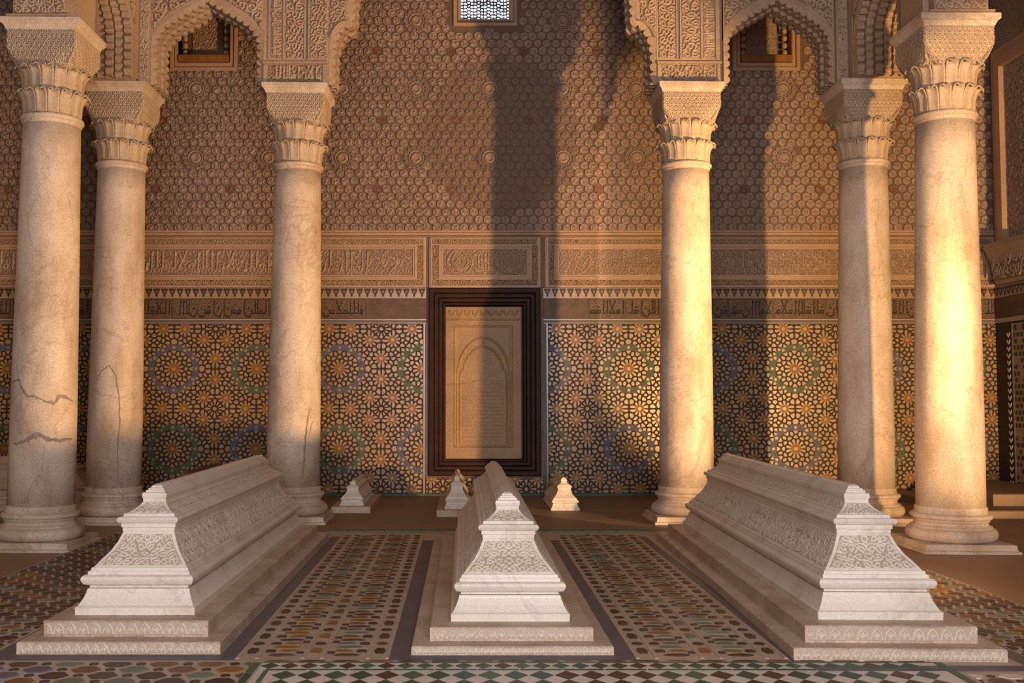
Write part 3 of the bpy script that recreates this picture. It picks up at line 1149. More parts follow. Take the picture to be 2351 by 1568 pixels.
for nm, wx in (('window_2', -2.12), ('window_3', 2.465)):
    win = tag(empty(nm, (wx, WY, 3.47)), kind='structure')
    rect_frame(-0.275, 0.275, -0.03, 0.8, 0.032, -0.02, 0.02, 'window_frame', 'frieze', win)
    rect_frame(-0.24, 0.24, 0.01, 0.77, 0.03, -0.008, 0.1, 'inner_frame', 'frieze', win)
    g = B()
    g.box(-0.235, 0.235, 0.13, 0.15, 0.0, 0.76)
    g.build('back_panel', 'groove', win)
    res = 0.004
    Hm = spirals(field(0.26, 0.6, res), res, 0.05, 0.006, 31)
    flat_relief('panel_carving', Hm, res, (-0.13, 0.129, 0.1), FRONT['U'], FRONT['V'], FRONT['N'], 0.012, 'stucco', win)
    g = B()
    g.cbox(-0.205, 0.205, -0.02, 0.12, 0.045, 0.105, 0.006)
    g.build('sill_box', 'amberwood', win)
    for s in (-1, 1):
        b = B()
        for k in range(9):
            zc = 0.14 + k * 0.06
            b.lathe([(0.001, zc - 0.026), (0.018, zc - 0.02), (0.024, zc), (0.018, zc + 0.02), (0.001, zc + 0.026)], 10)
        o = b.build('bead_column', 'frieze', win, True)
        o.location = (s * 0.17, 0.06, 0)
        # cusped half-arch over the recess
        pts = [(s * 0.215, 0.62), (s * 0.215, 0.3), (s * 0.14, 0.32), (s * 0.135, 0.40), (s * 0.10, 0.41), (s * 0.10, 0.46), (s * 0.06, 0.47), (s * 0.055, 0.52), (s * 0.02, 0.53), (0, 0.58), (0, 0.62)]
        v, f = extrude_poly(pts, 0.09, 0.12)
        mk('cusped_arch', v, f, 'blue_grey', win)

# ------------------------------------------------------------------ marble columns
SEG = 56


def column_proto():
    c = empty('marble_column')
    b = B()
    h = 0.245
    r = lambda a, z: [(-a, -a, z), (a, -a, z), (a, a, z), (-a, a, z)]
    b.loft([r(h, 0), r(h, 0.014), r(h - 0.012, 0.018), r(h - 0.014, 0.024), r(h - 0.016, 0.044), r(h - 0.02, 0.047)])
    b.build('plinth', 'col', c)
    b = B()
    pr = [(0.19, 0.046)]
    for k in range(9):
        a = -PI / 2 + PI * k / 8
        pr.append((0.196 + 0.03 * math.cos(a), 0.080 + 0.034 * math.sin(a)))
    pr += [(0.200, 0.116), (0.200, 0.121), (0.186, 0.125), (0.180, 0.136), (0.184, 0.148), (0.189, 0.151), (0.189, 0.156)]
    for k in range(7):
        a = -PI / 2 + PI * k / 6
        pr.append((0.186 + 0.016 * math.cos(a), 0.172 + 0.015 * math.sin(a)))
    pr += [(0.178, 0.190), (0.178, 0.218), (0.173, 0.223), (0.1, 0.223)]
    b.lathe(pr, SEG)
    b.build('base', 'col', c, True)
    b = B()
    b.lathe([(0.171, 0.222), (0.1705, 0.5), (0.167, 0.9), (0.162, 1.3), (0.156, 1.7), (0.150, 2.1), (0.148, 2.255)], SEG)
    b.build('shaft', 'col', c, True)
    b = B()
    pr = [(0.148, 2.25), (0.152, 2.256), (0.152, 2.266)]
    for k in range(7):
        a = -PI / 2 + PI * k / 6
        pr.append((0.152 + 0.013 * math.cos(a), 2.283 + 0.015 * math.sin(a)))
    pr += [(0.146, 2.300), (0.140, 2.302)]
    b.lathe(pr, SEG)
    b.build('neck_ring', 'col', c, True)
    b = B()
    n = 20
    rings = []
    for z, rr in ((2.30, 0.140), (2.34, 0.143), (2.40, 0.150), (2.425, 0.150), (2.43, 0.146), (2.48, 0.149), (2.54, 0.157), (2.56, 0.157)):
        rings.append([(rr * (1 + 0.022 * math.cos(n * 2 * PI * k / 160)) * math.cos(2 * PI * k / 160), rr * (1 + 0.022 * math.cos(n * 2 * PI * k / 160)) * math.sin(2 * PI * k / 160), z) for k in range(160)])
    b.loft(rings)
    cap = b.build('capital_drum', 'capital', c, True)

    # one drooping leaf: fluted strip that rises, leans out and curls over to a rounded tip
    def leaf(r0, z0, hgt, out, wid):
        cl = [(0, 0), (0.002, 0.3 * hgt), (0.005, 0.6 * hgt), (0.45 * out, 0.78 * hgt), (0.85 * out, 0.9 * hgt), (1.15 * out, 0.975 * hgt), (1.3 * out, 0.985 * hgt), (1.42 * out, 0.93 * hgt), (1.4 * out, 0.87 * hgt)]
        ww = [0.97, 0.98, 1.0, 1.0, 0.97, 0.84, 0.66, 0.4, 0.12]
        V, F = [], []
        nj = 7
        for (o_, z_), q in zip(cl, ww):
            for j in range(nj):
                s = -1 + 2 * j / (nj - 1)
                bow = 0.006 * (1 - s * s) * (1 if o_ < 0.5 * out else 2.0)
                V.append((s * wid * 0.5 * q, -(r0 + o_ - bow), z0 + z_ + (0.010 * (1 - s * s) if o_ > 0.8 * out else 0)))
        for i in range(len(cl) - 1):
            for j in range(nj - 1):
                F.append((i * nj + j, i * nj + j + 1, (i + 1) * nj + j + 1, (i + 1) * nj + j))
        return V, F
    me1 = me2 = None
    for lev, (r0, z0, hgt, out, n) in enumerate(((0.150, 2.302, 0.118, 0.028, 16), (0.156, 2.425, 0.122, 0.030, 16))):
        V, F = leaf(r0, z0, hgt, out, 2 * PI * r0 / n * 0.98)
        first = None
        for k in range(n):
            a = 2 * PI * (k + 0.5 * lev) / n
            if first is None:
                first = mk('leaf', V, F, 'capital', cap, True)
                md = first.modifiers.new('thick', 'SOLIDIFY')
                md.thickness = 0.006
                o = first
            else:
                o = first.copy()
                COL.objects.link(o)
            o.rotation_euler = (0, 0, a)
    # carved block growing from the round drum to a square
    def sq(hw, p, z, n=64):
        out = []
        for k in range(n):
            a = 2 * PI * k / n
            cx, sy = math.cos(a), math.sin(a)
            rr = hw / ((abs(cx) ** p + abs(sy) ** p) ** (1 / p))
            out.append((rr * cx, rr * sy, z))
        return out
    b = B()
    b.loft([sq(0.150, 2.2, 2.525), sq(0.158, 3.0, 2.55), sq(0.165, 5, 2.58), sq(0.172, 12, 2.61), sq(0.176, 30, 2.65), sq(0.178, 40, 2.735)])
    blk = b.build('capital_block', 'capital', c)
    res = 0.0033
    Hm = rosettes(field(0.362, 0.20, res), res, 0.052)
    nz, nx = Hm.shape
    X = (np.arange(nx) * res)[None, :] - 0.181 + np.zeros((nz, 1))
    Z = (np.arange(nz) * res)[:, None] + np.zeros((1, nx))

    def fn(H):
        # follow the block face: lower part rolls in towards the drum
        t = np.clip(Z / 0.11, 0, 1)
        y = 0.160 + (0.181 - 0.160) * np.sin(t * PI / 2)
        edge = np.clip((np.abs(X) - 0.06) / 0.121, 0, 1)
        y = y - 0.052 * (edge ** 2) * (1 - t) ** 1.3
        xs_ = X * (0.80 + 0.20 * np.sin(t * PI / 2))
        h = np.where(H < 0, -0.004, H * 0.010)
        return [xs_, -(y + h), 2.534 + Z]
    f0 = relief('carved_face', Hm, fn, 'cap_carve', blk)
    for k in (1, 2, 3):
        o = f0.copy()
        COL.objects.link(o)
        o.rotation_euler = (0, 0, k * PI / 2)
    b = B()
    r = lambda a, z: [(-a, -a, z), (a, -a, z), (a, a, z), (-a, a, z)]
    b.loft([r(0.185, 2.728), r(0.188, 2.736), r(0.196, 2.752), r(0.204, 2.758), r(0.208, 2.764), r(0.208, 2.788), r(0.205, 2.792)])
    b.build('abacus', 'col', c)
    return c


def crack(parent, pts, wid, sx=1):
    # mortar-filled crack on the shaft; pts are (angle from the front in degrees, height)
    V, F = [], []
    r = random.Random(int(pts[0][1] * 1000))
    dense = []
    for (a, b) in zip(pts[:-1], pts[1:]):
        for k in range(6):
            t = k / 6
            dense.append((a[0] + (b[0] - a[0]) * t + r.uniform(-1.2, 1.2), a[1] + (b[1] - a[1]) * t + r.uniform(-0.004, 0.004)))
    dense.append(pts[-1])

    def rad(z):
        return float(np.interp(z, [0.222, 0.5, 0.9, 1.3, 1.7, 2.1, 2.26], [0.171, 0.1705, 0.167, 0.162, 0.156, 0.150, 0.148])) + 0.0012
    n = len(dense)
    for i, (a, z) in enumerate(dense):
        p, q = dense[max(0, i - 1)], dense[min(n - 1, i + 1)]
        dx, dz = math.radians(q[0] - p[0]) * 0.16, q[1] - p[1]
        L = math.hypot(dx, dz) + 1e-9
        wv = wid * (0.35 + 0.65 * math.sin(PI * min(1, (i + 1) / n))) * r.uniform(0.6, 1.2)
        for s in (-1, 0, 1):
            aa = math.radians(a) + s * wv * (-dz / L) / 0.16
            zz = z + s * wv * dx / L
            rr = rad(zz) - (0.002 if s else 0)
            V.append((rr * math.sin(aa), -rr * math.cos(aa), zz))
    for i in range(n - 1):
        for j in range(2):
            F.append((i * 3 + j, i * 3 + j + 1, (i + 1) * 3 + j + 1, (i + 1) * 3 + j))
    return mk('crack', V, F, 'crack', parent)


proto = column_proto()
LEAN = 0.0085
cols = [(-2.253, 5.64, 'cracked pale marble column at the front left with two mortar filled cracks'),
        (-2.243, 6.77, 'second marble column from the left, standing just behind the cracked front one'),
        (-1.101, 6.80, 'marble column left of the wide middle opening with a dark crack near its foot'),
        (1.425, 6.78, 'smooth sunlit marble column right of the wide middle opening'),
        (2.556, 6.72, 'marble column half in shadow behind the brightest front column'),
        (2.562, 5.58, 'brightest golden lit marble column standing at the front right')]
TOPX = []
columns = []
for i, (x, y, lab) in enumerate(cols):
    c = proto if i == 0 else copy_tree(proto)
    c.location = (x, y, 0)
    c.rotation_euler = (0, LEAN, 0)
    tag(c, lab, 'column', 'marble columns')
    columns.append(c)
    TOPX.append(x + 2.774 * LEAN)
crack(columns[0], [(-58, 0.86), (-28, 0.885), (-10, 0.80), (8, 0.79), (20, 0.775)], 0.012)
crack(columns[0], [(20, 0.775), (38, 0.76), (48, 0.80), (62, 0.79), (78, 0.77)], 0.016)
crack(columns[0], [(-34, 0.545), (-12, 0.56), (0, 0.58), (14, 0.60), (28, 0.575), (50, 0.565), (78, 0.575)], 0.021)
crack(columns[0], [(-33, 1.02), (-32, 0.95), (-28, 0.885)], 0.003)
crack(columns[1], [(-40, 0.80), (-15, 0.95), (3, 0.99), (16, 0.93), (24, 0.80), (27, 0.66), (25, 0.5), (26, 0.24)], 0.007)
crack(columns[2], [(44, 0.72), (38, 0.62), (34, 0.5), (32, 0.4), (29, 0.3), (25, 0.23)], 0.012)
crack(columns[2], [(58, 0.66), (50, 0.62), (44, 0.55)], 0.005)

# ------------------------------------------------------------------ piers and arches over the columns
ZP = 2.79
TZ = 4.45
T2 = 0.14


def pier(i, ax, kind, label):
    # ax +1: wide middle arch lies on the left of this pier
    x, y = TOPX[i], (6.79 if kind == 'middle' else cols[i][1])
    p = empty('pier', (x, y, ZP))
    tag(p, label, 'pier', 'carved stucco piers over the columns')
    hx = 0.21 if kind != 'front' else 0.17
    b = B()
    b.box(-hx, hx, -T2, T2, 0, TZ - ZP)
    if kind == 'corner':
        b.box(-T2, T2, -0.21, -T2, 0, TZ - ZP)
    if kind == 'front':
        b.box(-T2, T2, -0.21, 0.21, 0, TZ - ZP)
    b.build('pier_core', 'stucco2', p)
    res = 0.0032
    U, V, N = FRONT['U'], FRONT['V'], FRONT['N']
    yf = -T2 - 0.0005
    b = B()
    if kind == 'middle':
        # ground strips, fillets and ledge of the front
        s = ax
        for xa, xb, za, zb, d in ((-0.21, 0.21, 0.0, 0.014, 0.012), (-0.21, 0.21, 0.132, 0.15, 0.016), (-0.205, -0.185, 0.014, 0.132, 0.010), (0.175, 0.195, 0.014, 0.132, 0.010)):
            b.cbox(xa, xb, yf - d, yf, za, zb, 0.003)
        for xa, xb in ((-0.085, -0.077), (-0.062, -0.052), (0.072, 0.084), (0.168, 0.176)):
            q = sorted((xa * s, xb * s))
            b.cbox(q[0], q[1], yf - 0.010, yf, 0.165, TZ - ZP, 0.002)
        b.build('fillets', 'stucco2', p)
        Hm = field(0.35, 0.112, res)
        spirals(Hm, res, 0.055, 0.006, 41 + i, top=0.55)
        script(Hm, res, 50 + i, 0.0065, 0.25, 1.0, density=1.4)
        flat_relief('carved_band', Hm, res, (-0.18, yf, 0.017), U, V, N, 0.014, 'st_carve', p)
        Hm = spirals(field(0.108, 1.4, res), res, 0.05, 0.0062, 130 + i)
        flat_relief('carved_spandrel', Hm, res, ((-0.198 if s > 0 else 0.09), yf, 0.17), U, V, N, 0.011, 'st_carve', p)
        g = B()
        q = sorted((-0.077 * s, -0.062 * s))
        g.box(q[0], q[1], yf - 0.003, yf, 0.165, TZ - ZP)
        g.build('groove_shade', 'blue_grey', p)  # raised flat strip; the shade of a groove is put into its colour
        Hm = spirals(field(0.118, 1.4, res), res, 0.052, 0.0062, 60 + i)
        flat_relief('carved_panel', Hm, res, ((-0.05 if s > 0 else 0.05 - 0.118), yf, 0.17), U, V, N, 0.011, 'st_carve', p)
        Hm = field(1.4, 0.078, res)
        spirals(Hm, res, 0.04, 0.005, 70 + i, top=0.5)
        script(Hm, res, 80 + i, 0.0055, 0.28, 1.0, density=1.3)
        Hm = Hm.T
        flat_relief('carved_panel', Hm, res, ((0.087 if s > 0 else -0.087 - 0.078), yf, 0.17), U, V, N, 0.009, 'st_carve', p)
    elif kind == 'corner':
        yf = -0.2105
        for xa, xb, za, zb, d in ((-0.14, 0.14, 0.0, 0.014, 0.010), (-0.14, 0.14, 0.150, 0.165, 0.012), (-0.14, 0.14, 0.165, 0.205, 0.022), (-0.14, -0.112, 0.205, 0.62, 0.012), (0.112, 0.14, 0.205, 0.62, 0.012), (-0.14, -0.125, 0.014, 0.15, 0.008), (0.125, 0.14, 0.014, 0.15, 0.008)):
            b.cbox(xa, xb, yf - d, yf, za, zb, 0.004)
        b.build('fillets', 'stucco2', p)
        Hm = spirals(field(0.245, 0.13, res), res, 0.062, 0.008, 90 + i, mirror=True)
        flat_relief('carved_band', Hm, res, (-0.1225, yf, 0.017), U, V, N, 0.016, 'st_carve', p)
        # honeycomb niche: staggered little vaults
        g = B()
        for row in range(5):
            for k in range(3 - row % 2):
                cx = (k - (2 - row % 2) / 2) * 0.07
                zc = 0.225 + row * 0.075
                pts = [(cx + 0.03 * math.cos(a), zc + 0.062 * math.sin(a) * (1 if math.sin(a) > 0 else 0.4)) for a in np.linspace(0, 2 * PI, 11)[:-1]]
                v, f = extrude_poly(pts, yf - 0.012 - 0.006 * row, yf)
                g.add(v, f)
        g.build('honeycomb_niche', 'stucco2', p)
        for q, sx in ((0, -1 if ax > 0 else 1),):
            Hm = spirals(field(0.06, 1.4, res), res, 0.04, 0.006, 95 + i)
            xo = 0.142 if ax < 0 else -0.142 - 0.06
            flat_relief('carved_panel', Hm, res, (xo, -T2 - 0.0005, 0.03), U, V, N, 0.010, 'st_carve', p)
    else:
        for za, zb, d in ((0.0, 0.012, 0.012), (0.10, 0.125, 0.015)):
            b.cbox(-0.17, 0.17, -0.21 - d, -0.20, za, zb, 0.003)
        b.build('fillets', 'stucco2', p)
        Hm = spirals(field(0.27, 0.085, res), res, 0.045, 0.006, 100 + i)
        flat_relief('carved_band', Hm, res, (-0.135, -0.2105, 0.014), U, V, N, 0.012, 'st_carve', p)
    return p


pier(0, 1, 'front', 'carved stucco pier over the cracked front left column')
pier(1, -1, 'corner', 'carved stucco corner pier over the second column from the left')
pier(2, -1, 'middle', 'panelled stucco pier on the column left of the wide middle opening')
pier(3, 1, 'middle', 'panelled stucco pier on the column right of the wide middle opening')
pier(4, 1, 'corner', 'carved stucco corner pier on the column half in shadow')
pier(5, -1, 'front', 'carved stucco pier over the brightest front right column')


def arch(name, label, x0, x1, ya, yb, zs_, prof, along, layers, lobes, mlabel=None):
    """wall over an opening; prof: right half outline from spring to apex as (t across 0..1, z); along 'x' or 'y'"""
    span = x1 - x0
    left = [(x0 + t * span / 2, z) for t, z in prof]
    right = [(x1 - t * span / 2, z) for t, z in prof][::-1]
    line = left + right[1:]
    root = empty(name, ((x0 + x1) / 2, (ya + yb) / 2, zs_) if along == 'x' else ((ya + yb) / 2, (x0 + x1) / 2, zs_))
    rx, ry, rz = root.location
    if along == 'x':
        fr = lambda u, d, z: (u - rx, d - ry, z - rz)
    else:
        fr = lambda u, d, z: (d - rx, u - ry, z - rz)
    tag(root, label, 'arch', mlabel)
    # spandrel, strip by strip up to the top
    b = B()
    for (a, c) in zip(line[:-1], line[1:]):
        if abs(a[0] - c[0]) < 1e-6:
            continue
        vs = [fr(a[0], ya, a[1]), fr(c[0], ya, c[1]), fr(c[0], ya, TZ), fr(a[0], ya, TZ), fr(a[0], yb, a[1]), fr(c[0], yb, c[1]), fr(c[0], yb, TZ), fr(a[0], yb, TZ)]
        b.add(vs, [(0, 1, 2, 3), (7, 6, 5, 4), (0, 4, 5, 1), (3, 2, 6, 7)])
    for (a, c) in zip(line[:-1], line[1:]):
        if abs(a[0] - c[0]) < 1e-6:
            b.add([fr(a[0], ya, a[1]), fr(a[0], yb, a[1]), fr(c[0], yb, c[1]), fr(c[0], ya, c[1])], [(0, 1, 2, 3)])
    b.build('spandrel', 'stucco2', root)
    if along == 'x' and span < 1 or along == 'y':
        res = 0.0045
        Hm = spirals(field(span - 0.02, 0.95, res), res, 0.062, 0.0075, int(abs(x0) * 40) + 3)
        nz, nx = Hm.shape
        Xc = (np.arange(nx) * res)[None, :] + np.zeros((nz, 1)) + x0 + 0.01
        Zc = (np.arange(nz) * res)[:, None] + np.zeros((1, nx)) + zs_ + 0.29
        low_ = np.interp(Xc, [p[0] + 1e-6 * k for k, p in enumerate(line)], [p[1] for p in line]) + 0.035
        Hm = np.where(Zc < low_ + res, 0.0, Hm)
        Zc = np.maximum(Zc, low_)
        inner = along == 'y' and rx < 0

        def fn(H):
            h = np.where(H < 0, -0.003, H * 0.012) + 0.0005
            d = (yb + h) if inner else (ya - h)
            if along == 'x':
                return [Xc - rx, d - ry, Zc - rz]
            return [d - rx, Xc - ry, Zc - rz]
        relief('carved_spandrel', Hm, fn, 'st_carve', root)
    # stalactite fringe: scalloped courses one behind the other
    L = [0.0]
    for (a, c) in zip(line[:-1], line[1:]):
        L.append(L[-1] + math.hypot(c[0] - a[0], c[1] - a[1]))
    dense = []
    nst = int(L[-1] / 0.008)
    for k in range(nst + 1):
        q = L[-1] * k / nst
        dense.append((float(np.interp(q, L, [p[0] for p in line])), float(np.interp(q, L, [p[1] for p in line])), q))
    cxm = (x0 + x1) / 2
    zlow = min(p[1] for p in line)
    dep = (yb - ya) / layers
    for lay in range(layers):
        mid = 1 - abs((lay + 0.5) / layers * 2 - 1)
        V = []
        F = []
        pitch = lobes
        for k, (u, z, q) in enumerate(dense):
            ph = (q / pitch + 0.5 * (lay % 2)) % 1
            off = 0.008 + (0.032 if lay % 2 == 0 else 0.022) * math.sqrt(max(0.0, 1 - (2 * ph - 1) ** 2))
            off += 0.012 * mid
            # inward normal
            p0, p1 = dense[max(0, k - 3)], dense[min(nst, k + 3)]
            tx, tz = p1[0] - p0[0], p1[1] - p0[1]
            n_ = math.hypot(tx, tz) + 1e-9
            nx_, nz_ = tz / n_, -tx / n_
            if nx_ * (cxm - u) + nz_ * (zlow - z - 0.3) < 0:
                nx_, nz_ = -nx_, -nz_
            y0_, y1_ = ya + lay * dep + 0.001, ya + (lay + 1) * dep - 0.001
            iu, iz = u + nx_ * off, z + nz_ * off
            ou, oz_ = u, z
            V += [fr(ou, y0_, oz_), fr(iu, y0_ + 0.006, iz), fr(iu, y1_ - 0.006, iz), fr(ou, y1_, oz_)]
        for k in range(nst):
            for j in range(3):
                F.append((k * 4 + j, k * 4 + j + 1, (k + 1) * 4 + j + 1, (k + 1) * 4 + j))
        mk('stalactite_course', V, F, 'stucco2', root)
    return root


PS = [(0.0, ZP), (0.0, 3.07), (0.05, 3.12), (0.14, 3.17), (0.30, 3.22), (0.50, 3.265), (0.72, 3.31), (0.88, 3.345), (1.0, 3.37)]
arch('small_arch', 'pointed stalactite arch left of the wide opening, blind window behind it', TOPX[1] + 0.211, TOPX[2] - 0.211, 6.65, 6.93, ZP, PS, 'x', 5, 0.052, 'small stalactite arches')
arch('small_arch', 'pointed stalactite arch at the right with lit fringe, blind window behind it', TOPX[3] + 0.211, TOPX[4] - 0.211, 6.62, 6.90, ZP, PS, 'x', 5, 0.052, 'small stalactite arches')
arch('side_arch', 'narrow arch running forward from the second to the first left column', 5.64 + 0.226, 6.77 - 0.246, TOPX[1] - T2, TOPX[1] + T2, ZP, PS, 'y', 5, 0.052, 'small stalactite arches')
arch('side_arch', 'narrow arch running forward from the shadowed column to the brightest one', 5.58 + 0.226, 6.72 - 0.246, TOPX[4] - T2, TOPX[4] + T2, ZP, PS, 'y', 5, 0.052, 'small stalactite arches')
PB = [(0.0, ZP), (0.0, 2.955)]
for k in range(1, 9):
    t = k / 8 * PI / 2
    PB.append((0.12 * (1 - math.cos(t)), 2.955 + 0.25 * math.sin(t)))
PB += [(0.122, 3.29)]
for k in range(1, 13):
    t = k / 12 * PI / 2
    PB.append((0.122 + 0.878 * (1 - math.cos(t)), 3.29 + 0.95 * math.sin(t)))
bigx0, bigx1 = TOPX[2] + 0.211, TOPX[3] - 0.211
big = arch('wide_arch', 'wide scalloped stucco arch spanning the middle opening between two columns', bigx0, bigx1, 6.65, 6.93, ZP, PB, 'x', 4, 0.06)
# spandrel carving of the wide arch, each side: from the pier to the edge moulding of the lobe
for s in (-1, 1):
    half = (bigx1 - bigx0) / 2
    res = 0.0034
    Hm = spirals(field(0.16, 1.1, res), res, 0.05, 0.0062, 120 + s)
    nz, nx = Hm.shape
    Zl = (np.arange(nz) * res)[:, None] + np.zeros((1, nx)) + 0.20
    Xl = (np.arange(nx) * res)[None, :] + np.zeros((nz, 1)) + 0.004
    lim = np.maximum(np.interp(Zl, [p[1] - ZP for p in PB], [p[0] * half for p in PB]) - 0.024, 0.004)
    Hm = np.where(Xl > lim - 0.004, 0.0, Hm)
    xb = np.minimum(Xl, lim)
    e = bigx0 if s < 0 else bigx1

    def fn(H, xb=xb, Zl=Zl, s=s, e=e):
        h = np.where(H < 0, -0.003, H * 0.011)
        return [e + (xb if s < 0 else -xb) - big.location.x, 6.6495 - h - big.location.y, Zl]
    relief('carved_spandrel', Hm, fn, 'st_carve', big)
    # moulding that follows the lobe
    pts = [(p[0] * half, p[1]) for p in PB[4:10]]
    V, F = [], []
    for k, (a, z) in enumerate(pts):
        xx = (bigx0 + a) if s < 0 else (bigx1 - a)
        for du, dd in ((-0.022, 0.0), (-0.022, 0.014), (-0.012, 0.018), (-0.004, 0.012), (-0.004, 0.0)):
            V.append((xx + (du if s < 0 else -du) - big.location.x, 6.65 - dd - 0.001 - big.location.y, z - ZP))
    for k in range(len(pts) - 1):
        for j in range(4):
            F.append((k * 5 + j, k * 5 + j + 1, (k + 1) * 5 + j + 1, (k + 1) * 5 + j))
    mk('edge_moulding', V, F, 'stucco2', big)

# ------------------------------------------------------------------ tombs
LV = [(0.1912, 0.071), (0.1925, 0.095), (0.1873, 0.097), (0.1841, 0.101), (0.1741, 0.119), (0.1669, 0.138), (0.1648, 0.148),
      (0.1600, 0.150), (0.1600, 0.158), (0.1742, 0.163), (0.1796, 0.173), (0.1816, 0.18), (0.1796, 0.187), (0.1743, 0.192), (0.165, 0.192),
      (0.1637, 0.203), (0.1590, 0.203), (0.157, 0.213), (0.1522, 0.213)]
PANEL = [(0.1522, 0.213), (0.1353, 0.234), (0.1139, 0.258), (0.0970, 0.287), (0.0851, 0.316)]
LV2 = [(0.0851, 0.316), (0.0868, 0.318), (0.0868, 0.330), (0.0905, 0.332), (0.0905, 0.345), (0.0975, 0.347), (0.1025, 0.356), (0.0975, 0.365), (0.0866, 0.366), (0.0838, 0.376), (0.0770, 0.376)]
PANEL2 = [(0.0770, 0.376), (0.0608, 0.386), (0.0465, 0.398), (0.0380, 0.410)]
LV3 = [(0.0380, 0.410), (0.0388, 0.412), (0.0388, 0.419), (0.0403, 0.421), (0.0420, 0.430), (0.0403, 0.439), (0.033, 0.440), (0.0318, 0.447), (0.027, 0.448), (0.0258, 0.453), (0.0196, 0.454), (0.018, 0.460), (0.009, 0.465)]


